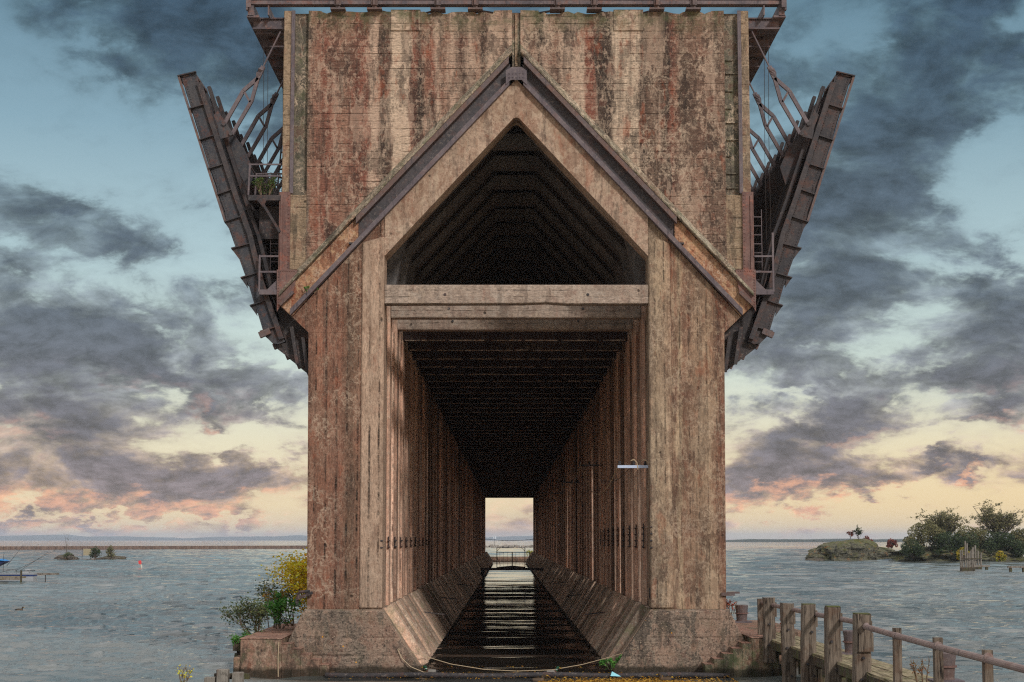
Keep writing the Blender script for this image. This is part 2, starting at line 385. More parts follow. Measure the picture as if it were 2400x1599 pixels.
def timber(name, a=(88, 76, 66), b=(140, 124, 106), moss=.0, axis=2, k=1.15, dark=(38, 32, 28)):
    m, t = new_mat(name); P = coords(t)
    g = [16, 16, 16]; g[axis] = .9
    n1 = t.noise(t.v('MULTIPLY', P, tuple(g)), 1.0, 7, .7, .6); n2 = t.noise(P, 1.8, 6, .65)
    col = t.mix(t.smooth(n1, .35, .62), alb(a, k), alb(b, k))
    col = t.mix(t.m('MULTIPLY', t.m('SUBTRACT', 1, t.smooth(n1, .36, .44)), .85), col, alb(dark, k))
    col = t.mix(t.m('MULTIPLY', t.smooth(n2, .50, .64), .5), col, alb((92, 66, 50), k))
    col = t.mix(t.m('MULTIPLY', t.smooth(t.noise(t.v('ADD', P, (5, 5, 5)), 2.4, 6, .7), .55, .66), .55), col, alb(dark, k))
    if moss: col = t.mix(t.m('MULTIPLY', t.smooth(t.noise(P, 3.3, 6, .7), .48, .60), moss), col, alb((86, 96, 48), k))
    finish(t, col, .9, t.m('ADD', n1, t.m('MULTIPLY', n2, .3)), .8, .04, .2)
    return m

def leafmat(name, cols, k=1.0):
    m, t = new_mat(name)
    g = t.n('ShaderNodeNewGeometry'); r = g.outputs['Random Per Island']
    n = t.noise(g.outputs['Position'], 1.1, 3)
    f = t.m('ADD', t.m('MULTIPLY', r, .75), t.m('MULTIPLY', t.m('SUBTRACT', n, .35), .8))
    col = t.ramp(f, [((i+.5)/len(cols), alb(c, k)) for i, c in enumerate(cols)])
    b = finish(t, col, .6, spec=.3)
    tr = t.n('ShaderNodeBsdfTranslucent'); t.put(tr.inputs[0], col); mx = t.n('ShaderNodeMixShader'); mx.inputs[0].default_value = .3
    o = [q for q in t.nt.nodes if q.type == 'OUTPUT_MATERIAL'][0]
    t.nt.links.new(b.outputs[0], mx.inputs[1]); t.nt.links.new(tr.outputs[0], mx.inputs[2]); t.nt.links.new(mx.outputs[0], o.inputs[0])
    return m
def plain(name, c, k=1.3, rough=.6, spec=.3, var=.25, world=False):
    m, t = new_mat(name); P = coords(t, world); n = t.noise(P, 5, 5, .7)
    col = t.v('SCALE', alb(c, k)[:3], sc=t.m('ADD', 1-var, t.m('MULTIPLY', n, var*2)))
    finish(t, col, rough, n, .2, .02, spec); return m

def px(l): return lambda lo, hi: (W(lo, 300)[0], W(hi, 300)[0], [((p-lo)/(hi-lo), c) for p, c in l])
BRN = (92, 74, 63)
left_st = px([(705, GRN), (716, MID), (748, RED), (790, MID), (820, RED), (842, RED), (850, TAN), (868, TAN), (873, DRK), (892, DRK), (900, LGT), (936, LGT),
              (944, RED), (966, DRK), (976, MID), (990, RED), (1004, TAN), (1022, MID), (1040, TAN), (1062, DRK), (1080, TAN), (1112, MID), (1130, TAN), (1160, MID), (1172, TAN)])(705, 1176)
right_st = px([(1197, TAN), (1225, MID), (1244, DRK), (1256, TAN), (1275, MID), (1300, TAN), (1338, TAN), (1347, RED), (1366, RED), (1371, DRK), (1406, DRK), (1413, LGT), (1466, LGT),
               (1474, DRK), (1500, BRN), (1536, DRK), (1542, RED), (1558, MID), (1566, BRN), (1610, MID), (1640, BRN), (1668, BRN)])(1197, 1668)
M = {}
M['wallL'] = concrete('stained board-marked concrete', xr=left_st, board=.31, boards=.14, line=.42, stain=.8, k=1.5, grit=.8, pal=(DRK, MID, TAN), mott=.3, eff=.22, streak=.6, moss=.7, mossz=(25.3, 26.6), rust=.55, speck=.3)
M['wallR'] = concrete('streaked board-marked concrete', xr=right_st, board=.31, boards=.14, line=.42, stain=.8, k=1.5, grit=.8, pal=(DRK, BRN, TAN), mott=.3, eff=.34, streak=.55, moss=.7, mossz=(25.3, 26.6), rust=.5, speck=.3)
def pxp(l, lo, hi): return (W(lo, 1000)[0], W(hi, 1000)[0], [((p-lo)/(hi-lo), c) for p, c in l])
M['pierL'] = concrete('brown concrete left', grit=.7, stain=.4, xr=pxp([(705, (94, 68, 56)), (725, (114, 80, 64)), (780, (104, 72, 58)), (806, (74, 60, 48)), (822, (112, 84, 68)), (830, (84, 58, 46))], 705, 835),
                      dirn='V', board=.42, line=1.0, mott=.28, eff=.3, streak=.5, rust=.45, speck=.4, pal=((62, 46, 38), (106, 76, 62), (142, 112, 94)), boards=.2)
M['pierLi'] = concrete('pale concrete left', grit=.6, stain=.5, base=(146, 124, 106), dirn='V', board=.37, line=.9, mott=.35, eff=.1, streak=.25, rust=.3, speck=.2, pal=((100, 76, 62), (140, 116, 98), (160, 140, 122)), boards=.18)
M['pierR'] = concrete('brown concrete right', grit=.6, stain=.6, xr=pxp([(1500, (112, 100, 84)), (1512, (140, 124, 102)), (1540, (130, 108, 88)), (1552, (84, 58, 46)), (1562, (156, 136, 110)), (1570, (104, 76, 60)),
                      (1600, (126, 104, 84)), (1630, (134, 112, 90)), (1655, (108, 74, 58)), (1675, (96, 60, 48))], 1500, 1675),
                      dirn='V', board=.36, line=.7, mott=.3, eff=.22, streak=.6, rust=.35, speck=.3, pal=((66, 50, 42), (118, 94, 78), (164, 144, 120)), boards=.3, darkm=.3)
M['head'] = concrete('weathered concrete of the pier heads', base=(122, 98, 80), dirn='S', board=.42, line=.4, mott=.65, eff=.6, streak=.4, rust=.4, speck=.35, moss=.25, pal=((78, 64, 54), (118, 92, 74), (150, 130, 106)))
M['rafter'] = concrete('smooth concrete frame', grit=.6, stain=.75, k=1.5, base=(134, 118, 106), dirn='N', mott=.55, eff=.18, streak=.45, rust=.35, speck=.12, pal=((106, 80, 64), (138, 115, 96), (156, 138, 118)), bstr=.4)
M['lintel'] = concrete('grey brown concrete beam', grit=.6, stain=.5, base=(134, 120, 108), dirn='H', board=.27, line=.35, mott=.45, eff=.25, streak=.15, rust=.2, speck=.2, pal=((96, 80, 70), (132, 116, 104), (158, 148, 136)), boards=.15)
M['infill'] = concrete('spalled reddish concrete', base=(138, 104, 80), dirn='S', board=.5, line=.4, mott=.7, eff=.4, streak=.2, rust=.8, speck=.35, pal=((96, 58, 44), (142, 106, 82), (168, 140, 108)), bstr=.8)
M['lip'] = concrete('lichened concrete ledge', base=(112, 104, 88), dirn='N', mott=.7, eff=.5, streak=0, rust=.3, speck=.7, moss=.45, pal=((58, 56, 50), (108, 98, 84), (150, 142, 124)))
M['edge'] = concrete('concrete edge strip', base=(122, 106, 84), dirn='H', board=.42, line=.3, mott=.6, eff=.15, streak=.25, rust=.25, speck=.35, moss=.12, pal=((80, 70, 60), (116, 98, 82), (140, 122, 102)), boards=.1)
M['recess'] = concrete('grey recessed concrete', base=(84, 80, 70), dirn='N', mott=.6, eff=.5, streak=.35, rust=.12, speck=.3, moss=.4, pal=((56, 54, 48), (86, 80, 70), (110, 104, 90)))
M['column'] = concrete('rust stained concrete columns', grit=.5, stain=.3, darkm=.2, base=(128, 104, 88), dirn='V', board=.3, line=.7, mott=.5, eff=.0, bay=1.15, k=3.0, streak=.35, rust=.35, speck=.25, pal=((76, 56, 48), (120, 96, 82), (150, 134, 118)), boards=.5)
M['atticrib'] = concrete('lighter grey rib concrete', grit=.5, stain=.5, base=(110, 106, 104), dirn='N', mott=.5, eff=.1, streak=.2, rust=.05, speck=.2, darkm=.1, pal=((70, 68, 68), (104, 100, 98), (140, 134, 128)), k=1.3)  # ribs a lighter grey than the slab above them
M['arris'] = concrete('pale beam arris', base=(170, 150, 140), dirn='N', mott=.5, eff=0, streak=.2, k=2.4)  # pale strip along the lower front edge of the deeper beams
M['darkish'] = concrete('dark maroon beam concrete', grit=.4, stain=.4, base=(74, 58, 56), dirn='H', board=.27, line=.5, mott=.5, eff=.3, streak=.2, rust=.1, speck=.2, darkm=.3, pal=(( 38, 32, 34), (72, 56, 54), (112, 96, 90)), k=.9)  # dark maroon tone for the beams deeper inside
M['footin'] = concrete('footing concrete', wet=1, k=2.8, grit=.5, stain=.5, bay=1.2, bayp=.92, base=(118, 100, 86), dirn='N', mott=.6, eff=.2, streak=0, rust=.25, speck=.4, moss=.4, pal=((74, 64, 56), (112, 92, 78), (136, 122, 106)))
M['footfront'] = concrete('stippled footing concrete', wet=1, lichen=.9, grit=.95, k=1.4, base=(108, 96, 86), dirn='H', board=.7, line=.25, darkm=.3, mott=.6, eff=.1, streak=0, rust=.15, speck=.8, moss=.15, pal=((64, 60, 54), (110, 94, 82), (150, 122, 104)), boards=.1)
M['landing'] = concrete('landing concrete', wet=1, base=(112, 88, 74), dirn='N', mott=.55, eff=.15, streak=.2, rust=.3, speck=.4, moss=.5, pal=((74, 66, 56), (118, 88, 74), (140, 110, 92)), boards=.1)
M['landgreen'] = concrete('algae covered concrete', wet=1, base=(84, 86, 66), dirn='N', mott=.6, eff=.1, streak=.6, rust=.3, speck=.4, moss=.8, pal=((50, 52, 42), (92, 84, 66), (124, 100, 82)))
M['tread'] = concrete('reddish step tops', base=(128, 94, 80), dirn='N', mott=.5, eff=.1, streak=0, rust=.2, speck=.4, pal=((92, 70, 60), (124, 92, 78), (146, 118, 102)))
M['dark'] = concrete('sooty concrete', grit=.4, stain=.4, base=(74, 72, 72), dirn='Y', board=.9, line=.6, mott=.4, eff=.1, streak=.2, rust=.05, speck=.2, darkm=.1, pal=((54, 52, 52), (76, 73, 72), (100, 96, 92)), k=1.0)  # dark grey concrete of the attic, bins and far wall
M['steel'] = steel('weathered steel', k=1.35); M['chsteel'] = steel('weathered chute steel', (58, 56, 60), (80, 72, 72), (112, 68, 50), ramt=.5, k=.72, blk=.5)
M['chsteelb'] = steel('bluish chute plate', (58, 62, 70), (78, 76, 78), ramt=.55, k=.85, blk=.6)
M['web'] = steel('dark pitted steel', (52, 50, 52), (62, 58, 60), ramt=.15, blk=.6)
M['flange'] = steel('brown steel flange', (84, 66, 60), (82, 72, 72), (104, 68, 52), .45, k=1.4)
M['flangeb'] = steel('purple grey steel flange', (76, 68, 72), (90, 81, 83), (104, 72, 58), .25, k=1.45)
M['plate'] = steel('rusty red steel plate', (92, 66, 60), (108, 82, 75), (160, 84, 56), .3, k=1.25)
M['black'] = steel('blackened iron', (34, 31, 32), (46, 42, 42), ramt=.2)
M['pile'] = timber('weathered pile timber', (76, 66, 58), (130, 116, 102), k=1.0, dark=(24, 20, 18)); M['plank'] = timber('weathered deck planks', (104, 92, 72), (158, 144, 116), moss=.35, axis=1)
M['wetwood'] = timber('wet dark timber', (58, 52, 46), (84, 74, 62), moss=.4); M['greywood'] = timber('silvered timber', (110, 104, 96), (140, 132, 122))
M['pipe'] = steel('brown painted pipe', (102, 86, 82), (112, 96, 90), (92, 62, 52), .4)
M['bark'] = plain('grey bark', (82, 72, 62), world=True); M['twig'] = plain('brown twigs', (96, 78, 62), world=True)
M['rope'] = plain('bleached rope', (170, 150, 122)); M['galv'] = plain('galvanised steel', (150, 160, 178), k=1.7, rough=.4); M['wire'] = plain('dark cable', (50, 44, 42))
# ------------------------------------------------------------------ the ore dock
LEN = 280.0; NB = 76; PIT = LEN/NB; SL = 1.075
dock = thing('ore_dock', 'huge abandoned concrete ore dock with a pointed gable opening standing in the lake', 'ore dock')
def lz(c, x): return c-SL*abs(x)
def jag(x0, x1, z, amp, st=.25):
    out = []; x = x0; d = 1 if x1 > x0 else -1
    while (x1-x)*d > 1e-6:
        out.append((x, z+random.uniform(-amp, amp)-(.08 if random.random() < .25 else 0))); x += d*st*random.uniform(.5, 1.5)
    out.append((x1, z)); return out
for s, mk in ((-1, 'wallL'), (1, 'wallR')):
    # raised crenel patch of the top edge
    cx0, cx1 = (W(898, 30)[0], W(966, 30)[0]) if s < 0 else (W(1410, 30)[0], W(1478, 30)[0])
    cx0, cx1 = (cx1, cx0) if s < 0 else (cx0, cx1)
    T = [(s*.17, 26.62), (s*.9, 26.6)]+jag(s*.95, cx0, 26.55, .022)+[(cx0, 26.64), (cx1, 26.64)]+jag(cx1, s*7.9, 26.55, .022)+[(s*7.9, 26.58), (s*8.42, 26.6)]
    T = T+[(s*8.42, lz(25.35, 8.42)), (s*.17, lz(25.35, .17))]
    w = MB(); w.prism(T, 0, .7); w.build('end_wall', M[mk], dock)
    for f_, zt in (((898, 966) if s < 0 else (1410, 1478), 25.75),):
        a, b = W(f_[0], 40)[0], W(f_[1], 40)[0]
        MB().box(a, b, -.05, .02, zt, 26.56).build('patch_band', M[mk], dock, bevel=.01)
    MB().box(s*8.42, s*9.0, .24, .7, 19.0, 26.55).build('recessed_strip', M['recess'], dock)
    MB().box(s*9.0, s*9.42, 0, .7, 15.4, 26.6).build('edge_strip', M['edge'], dock, bevel=.03)
    MB().prism([(s*8.42, 19.0), (s*9.0, 19.0), (s*9.0, lz(25.35, 9.0)), (s*8.42, lz(25.35, 8.42))], .03, .7).build('edge_block', M['edge'], dock)
    b = MB(); b.box(s*8.96, s*9.1, -.07, .02, 19.05, 26.58); b.build('steel_rail', M['flangeb'], dock)
    if s > 0:
        z = 19.3
        while z < 25: MB().box(8.5, 8.5+random.uniform(.15, .5), .16, .26, z, z+.05).build('embedded_rung', M['recess'], dock); z += random.uniform(.4, .8)
    b = MB(); b.box(s*9.06, s*9.5, -.09, -.003, 15.5, 19.1); b.box(s*9.36, s*9.44, -.14, -.088, 15.6, 18.95)
    for i in range(22): b.box(s*9.12-.02, s*9.12+.02, -.115, -.08, 15.7+i*.155, 15.74+i*.155)
    b.build('cover_plate', M['plate'], dock)
    gp = [W(q[0], q[1], -.1) for q in ((637, 621), (684, 621), (674, 678), (645, 703), (637, 717))]
    gp = [(abs(p[0])*s, p[1]) for p in gp]
    b = MB(); b.prism(gp, -.2, -.1)
    for i in range(14): zz = 14.4+i*.11; b.box(s*9.47-.02, s*9.47+.02, -.225, -.195, zz, zz+.04)
    for i in range(7): b.box(s*(8.85+i*.09)-.02, s*(8.85+i*.09)+.02, -.225, -.195, 15.86, 15.9)
    g_ = b.build('gusset_plate', M['plate'], dock)
    b = MB(); b.bar((s*8.87, -.24, 15.02), (s*9.4, -.24, 14.5), .12, .16, up=(0, 1, 0)); b.build('cleat', M['flange'], g_)
    # sloping ledge
    NL = 26; xs = [.17+(9.42-.17)*i/NL for i in range(NL+1)]
    b = MB()
    for i in range(NL):
        j0, j1 = random.uniform(-.04, .04), random.uniform(-.04, .04)
        low = 24.95 if xs[i] < 6.3 else 24.98
        b.sweep([(25.36, .05), (25.38, -.02), (25.02, -.36), (low, -.34), (low, .05)], (s*xs[i], -SL*xs[i]), (s*xs[i+1], -SL*xs[i+1]))
    b.build('gable_ledge', M['lip'], dock)
    b = MB(); b.sweep([(24.94, -.31), (24.66, -.31), (24.66, .1), (24.94, .1)], (s*.3, -SL*.3), (s*6.4, -SL*6.4)); b.build('upper_flange', M['flange'], dock)
    b = MB(); b.sweep([(24.68, .06), (23.95, .06), (23.95, .12), (24.68, .12)], (s*.25, -SL*.25), (s*6.33, -SL*6.33)); b.build('beam_web', M['web'], dock)
    b = MB(); b.sweep([(23.99, -.30), (23.74, -.30), (23.74, .1), (23.99, .1)], (s*.28, -SL*.28), (s*8.98, -SL*8.98)); b.build('lower_flange', M['flangeb'], dock)
    b = MB(); b.prism([(s*6.33, lz(24.97, 6.33)), (s*9.42, lz(24.97, 9.42)), (s*9.49, 14.56), (s*8.95, 14.07), (s*6.33, lz(23.9, 6.33))], -.04, .7)
    b.build('gable_infill', M['infill'], dock, bevel=.02)
    # chevron frame of the gable
    b = MB(); b.prism([(0, 23.74), (s*5.27, lz(23.74, 5.27)), (s*5.27, 16.5), (s*.12, 22.12), (0, 22.16)], -.06+(.003 if s > 0 else 0), 1.1); b.build('gable_frame', M['rafter'], dock)
    # rivets and bracket bits
    b = MB(); b.box(s*6.38, s*6.68, -.25, -.03, 16.95, 17.02); b.build('bracket', M['black'], dock)
    # pier
    pk = 'pierL' if s < 0 else 'pierR'
    b = MB(); b.prism([(s*5.9, 2.5), (s*8.22, 2.5), (s*8.28, 13.42), (s*5.9, 13.42)], 0, 1.3); b.build('pier', M[pk], dock)
    b = MB(); b.prism([(s*5.9, 13.425), (s*8.28, 13.425), (s*8.93, 14.05), (s*5.27, lz(23.74, 5.27)), (s*5.27, 17.0), (s*5.9, 17.0)], .0, 1.3); b.build('pier_head', M[pk], dock)
    b = MB(); b.prism([(s*5.27, 2.52), (s*6.02, 2.52), (s*6.16, 2.52), (s*6.16, 17.05), (s*5.27, 17.3)], -.10, 1.25)
    b.build('pier_strip', M['pierLi' if s < 0 else 'pierR'], dock, bevel=.05)
    # sloping soffit under the bin and the long outer wall
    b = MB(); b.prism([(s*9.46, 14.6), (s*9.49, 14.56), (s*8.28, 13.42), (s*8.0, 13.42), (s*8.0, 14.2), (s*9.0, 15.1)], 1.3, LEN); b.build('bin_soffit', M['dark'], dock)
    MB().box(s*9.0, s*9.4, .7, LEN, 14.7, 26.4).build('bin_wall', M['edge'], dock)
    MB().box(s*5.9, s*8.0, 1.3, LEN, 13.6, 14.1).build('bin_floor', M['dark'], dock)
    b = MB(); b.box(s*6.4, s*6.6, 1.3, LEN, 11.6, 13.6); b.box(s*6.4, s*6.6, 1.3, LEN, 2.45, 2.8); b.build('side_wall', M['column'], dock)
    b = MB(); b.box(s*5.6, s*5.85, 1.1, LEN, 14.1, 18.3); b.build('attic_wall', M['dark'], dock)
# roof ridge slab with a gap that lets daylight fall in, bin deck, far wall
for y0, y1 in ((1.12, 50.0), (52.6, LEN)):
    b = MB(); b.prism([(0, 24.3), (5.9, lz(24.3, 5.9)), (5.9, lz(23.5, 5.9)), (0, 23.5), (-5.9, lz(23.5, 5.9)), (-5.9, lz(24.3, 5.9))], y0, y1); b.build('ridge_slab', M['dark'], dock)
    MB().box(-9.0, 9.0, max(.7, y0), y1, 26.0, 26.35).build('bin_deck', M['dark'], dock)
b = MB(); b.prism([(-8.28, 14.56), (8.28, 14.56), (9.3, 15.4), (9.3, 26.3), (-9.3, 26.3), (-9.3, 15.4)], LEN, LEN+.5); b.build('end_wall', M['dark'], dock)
# centre post of the gable
MB().box(-.17, .17, .12, .7, 24.05, 26.55).build('centre_strip', M['recess'], dock)
MB().box(-.05, .05, .05, .13, 24.3, 26.5).build('joint_strip', M['edge'], dock)
b = MB(); b.prism([(-.95, 22.86), (-.0, 23.9), (.95, 22.86), (.95, 23.15), (.30, 23.98), (.30, 24.2), (-.30, 24.2), (-.30, 23.98), (-.95, 23.15)], -.2, -.1)
b = MB(); b.prism([(-.42, 23.42), (-.42, 24.0), (-.2, 24.15), (.2, 24.15), (.42, 24.0), (.42, 23.42), (.22, 23.62), (-.22, 23.62)], -.34, -.28)
for i in range(5):
    for j in range(2): b.box(-.3+i*.14, -.26+i*.14, -.37, -.33, 23.7+j*.16, 23.74+j*.16)
b.build('apex_gusset', M['flangeb'], dock)
# lintel of the first bent and all bents behind it
def lintel_mesh(k):
    y = k*PIT
    b = MB()
    if k == 0: b.prism([(-5.27, 15.35), (5.27, 15.35), (5.27, 14.58), (2.0, 14.58), (1.2, 14.64), (.3, 14.6), (-5.27, 14.58)], -.02, .6)
    else: b.box(-5.3, 5.3, y, y+.6, 14.56, 15.33)
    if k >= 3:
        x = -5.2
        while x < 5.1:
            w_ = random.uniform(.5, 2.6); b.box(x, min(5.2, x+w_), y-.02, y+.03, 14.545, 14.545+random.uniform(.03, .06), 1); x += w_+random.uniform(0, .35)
    # form tie holes shown as small plugs
    return b
for k in range(NB):
    o = lintel_mesh(k).build('lintel_beam', [M['lintel' if k < 3 else 'darkish'], M['arris']], dock, bevel=.03 if k < 3 else 0)
    if k < 5:
        for sx in (-1, 1):
            xx = sx*(2.85-.02*k)
            q = MB().tube([(xx, k*PIT-.035 if k else -.05, 14.95), (xx, k*PIT+.1, 14.95)], .055, 8); q.build('tie_hole', M['black'], o)
# rafters: first 60 bents
raft = []
for k in range(1, 61):
    y = k*PIT; b = MB()
    for s in (-1, 1):
        b.prism([(0, 22.0), (s*1.0, 22.0), (s*4.68, 18.05), (s*5.22, 15.36), (s*5.6, 15.36), (s*5.6, 17.9), (s*1.4, 22.5), (0, 22.5)], y, y+.9)
    b.build('attic_rafter', M['atticrib'], dock)
b = MB()
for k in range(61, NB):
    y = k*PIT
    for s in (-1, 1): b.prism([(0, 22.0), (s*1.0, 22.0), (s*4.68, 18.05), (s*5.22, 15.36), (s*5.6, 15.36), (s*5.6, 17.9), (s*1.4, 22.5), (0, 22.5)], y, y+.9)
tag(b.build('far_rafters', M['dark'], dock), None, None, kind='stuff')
# columns : 50 nearest bents on each side as parts, the rest as one
crand = random.Random(77)
def col_mesh(s, k, b):
    y = k*PIT; j = crand.choice((0, 0, .04, .09)); L = crand.uniform(.9, 1.2)
    b.box(s*(5.27+j), s*6.4, y, y+L, 2.5, 15.2)
    if k % 3 == 0: b.box(s*6.4, s*8.1, y+.2, y+.6, 2.5, 13.6)
    b.box(s*(5.46+j), s*6.2, y+L, y+L+.5, 2.5, 14.4)
    b.box(s*(5.38+j), s*6.2, y-.45, y, 2.5, 14.4)
for s in (-1, 1):
    far = MB()
    for k in range(1, NB):
        if k <= 50: b = MB(); col_mesh(s, k, b); b.build('column', M['column'], dock)
        else: col_mesh(s, k, far)
    tag(far.build('far_columns', M['column'], dock), None, None, kind='stuff')
# cable racks on the columns
for s in (-1, 1):
    for k in range(0, 10):
        y = k*PIT-.04; b = MB(); n = 2 if s < 0 else 4
        for i in range(n):
            z = 4.9+i*.27; b.tube([(s*5.24, y-.06, z), (s*5.34, y-.06, z)], [.03, .04], 6)
        b.box(s*5.3, s*5.34, y-.03, y+.02, 4.85, 4.8+n*.27)
        b.build('insulator_rack', M['black'], dock)
# footings: segments with joints
segs = [(-.14, 26.6)]+[(27.1+43*i, 27.1+43*i+42.4) for i in range(6)]
segs = [(a, min(b_, LEN+.6)) for a, b_ in segs if a < LEN]
for s in (-1, 1):
    for a, b_ in segs:
        m = MB(); m.prism([(s*3.72, -1.0), (s*3.72, .22), (s*5.25, 2.49), (s*8.3, 2.49), (s*8.98, .3), (s*9.0, -1.0)], a, b_, 0)
        y = a+.9
        while y < b_-.9:
            w_ = random.uniform(.7, 1.0)
            m.add([(s*x, yy, z) for yy in (y, y+w_) for x, z in ((3.50, .36), (4.98, 2.66), (5.26, 2.46), (3.78, .2))],
                  [(0, 1, 2, 3), (7, 6, 5, 4), (0, 4, 5, 1), (1, 5, 6, 2), (2, 6, 7, 3), (3, 7, 4, 0)])
            y += PIT/2
        f = m.build('footing', M['footin'], dock)
    m = MB(); m.prism([(s*3.74, .16), (s*5.27, 2.44), (s*8.3, 2.47), (s*8.93, 1.2), (s*9.02, .18), (s*9.02, -1), (s*3.74, -1)], -.34, -.143); m.build('footing_face', M['footfront'], dock, bevel=.04)
# inner chamfer edge of footing, sill just awash
b = MB(); b.box(-3.72, 3.72, 7.2, 9.2, -.35, .045); b.box(-3.72, 3.72, 22.0, 22.6, -.35, .02); b.build('sill', M['landing'], dock, bevel=.05)

# girder over the wall, rail posts and the overhanging walkways
b = MB(); b.box(-10.84, 10.8, -.25, .12, 26.78, 26.92); b.box(-10.84, 10.8, -.08, -.02, 26.9, 27.14); b.box(-10.84, 10.8, -.28, .15, 27.12, 27.17)
b.build('head_girder', M['steel'], dock)
posts = [786, 870, 1016, 1102, 1297, 1384, 1522, 1608]
postx = [W(q/1.0, 20, -.3)[0] for q in (776, 860, 1006, 1092, 1281, 1366, 1510, 1594)]
for i, x_ in enumerate(postx):
    b = MB(); b.box(x_-.13, x_+.13, -.3, -.24, 26.72, 27.5); b.box(x_-.05, x_+.05, -.42, -.3, 26.7, 27.6); b.box(x_-.3, x_+.3, -.3, .2, 26.56, 26.63); b.box(x_-.09, x_+.09, -.25, .1, 26.6, 26.8)
    for j in range(4): b.box(x_-.42 if i % 2 else x_+.36, x_-.36 if i % 2 else x_+.42, -.11, -.07, 26.93+j*.055, 26.955+j*.055)
    b.build('girder_post', M['flange'], dock)
for i in range(0, 8, 2):
    b = MB(); xa = postx[i]; xb = postx[i+1]; b.box(xa, xb, -.2, -.05, 26.93, 27.1); b.build('girder_stiffener', M['flange'], dock)
for i in (1, 3, 5):
    b = MB(); xa, xb = postx[i]+.1, postx[i+1]-.1; mid = (xa+xb)/2
    b.bar((xa, .5, 26.78), (mid-.5, .5, 26.6), .07); b.bar((xb, .5, 26.78), (mid+.5, .5, 26.6), .07); b.build('cross_brace', M['flange'], dock)
for s in (-1, 1):
    b = MB(); b.box(s*10.62, s*10.86, -.2, 60, 26.3, 26.8); b.box(s*10.4, s*10.9, -.2, 60, 26.25, 26.33)
    b.box(s*10.0, s*10.05, -.2, 60, 26.35, 26.75); b.build('walkway_stringer', M['steel'], dock)
    b = MB(); b.box(s*10.83, s*10.9, -.4, -.2, 26.5, 27.6); b.box(s*10.7, s*10.9, -.42, -.38, 26.6, 27.3); b.build('end_post', M['steel'], dock)
    ys = [.3, 1.2, 2.6, 3.9, 5.3, 6.7, 8.2, 9.8, 11.4, 13.2, 15.0, 17.0]
    for i, y in enumerate(ys):
        b = MB(); b.box(s*9.4, s*10.7, y, y+.08, 25.95+(i % 2)*.1, 26.35); b.box(s*9.4, s*10.72, y-.12, y+.2, 25.9+(i % 2)*.1, 25.96+(i % 2)*.1); b.box(s*9.4, s*10.7, y-.1, y+.18, 26.33, 26.38)
        for j in range(9): b.box(s*(9.5+j*.14)-.02, s*(9.5+j*.14)+.02, y-.04, y, 26.28, 26.32)
        b.build('walkway_bracket', M['steel'], dock)
    for y in (.6, 4.6, 7.4, 10.5):
        b = MB(); b.bar((s*9.4, y, 25.6), (s*10.6, y, 26.3), .12, .12)
        for j in range(5): b.tube([(s*(9.6+.2*j), y, 26.3+random.uniform(-.1, .1)), (s*(9.75+.2*j), y+.2, 26.15+random.uniform(-.1, .1))], .06, 6)
        b.build('walkway_gear', M['black'], dock)
    b = MB(); b.box(s*9.4, s*10.62, 2.0, 60, 26.38, 26.44); b.build('walkway_floor', M['wetwood'], dock)
    # hanging cables
    for xx, yy, zb in ((10.38, .9, 16.8), (10.24, 1.1, 15.5), (10.5, 7.0, 19.3), (10.35, 7.3, 18.0), (9.95, 12.5, 20.0)):
        MB().tube([(s*xx, yy, 26.3), (s*(xx-.05), yy, (26.3+zb)/2), (s*(xx-.02), yy, zb)], .011, 5).build('hanging_cable', M['wire'], dock)
    b = MB()
    for q in (.35, .8, 1.4): b.bar((s*(10.75-q*.5), -.1, 27.15), (s*(10.45-q*.5), .2, 27.75), .05)
    b.tube([(s*9.55, -.1, 27.3), (s*9.9, -.1, 27.3)], .14, 8)
    b.build('top_rail_bits', M['steel'], dock)

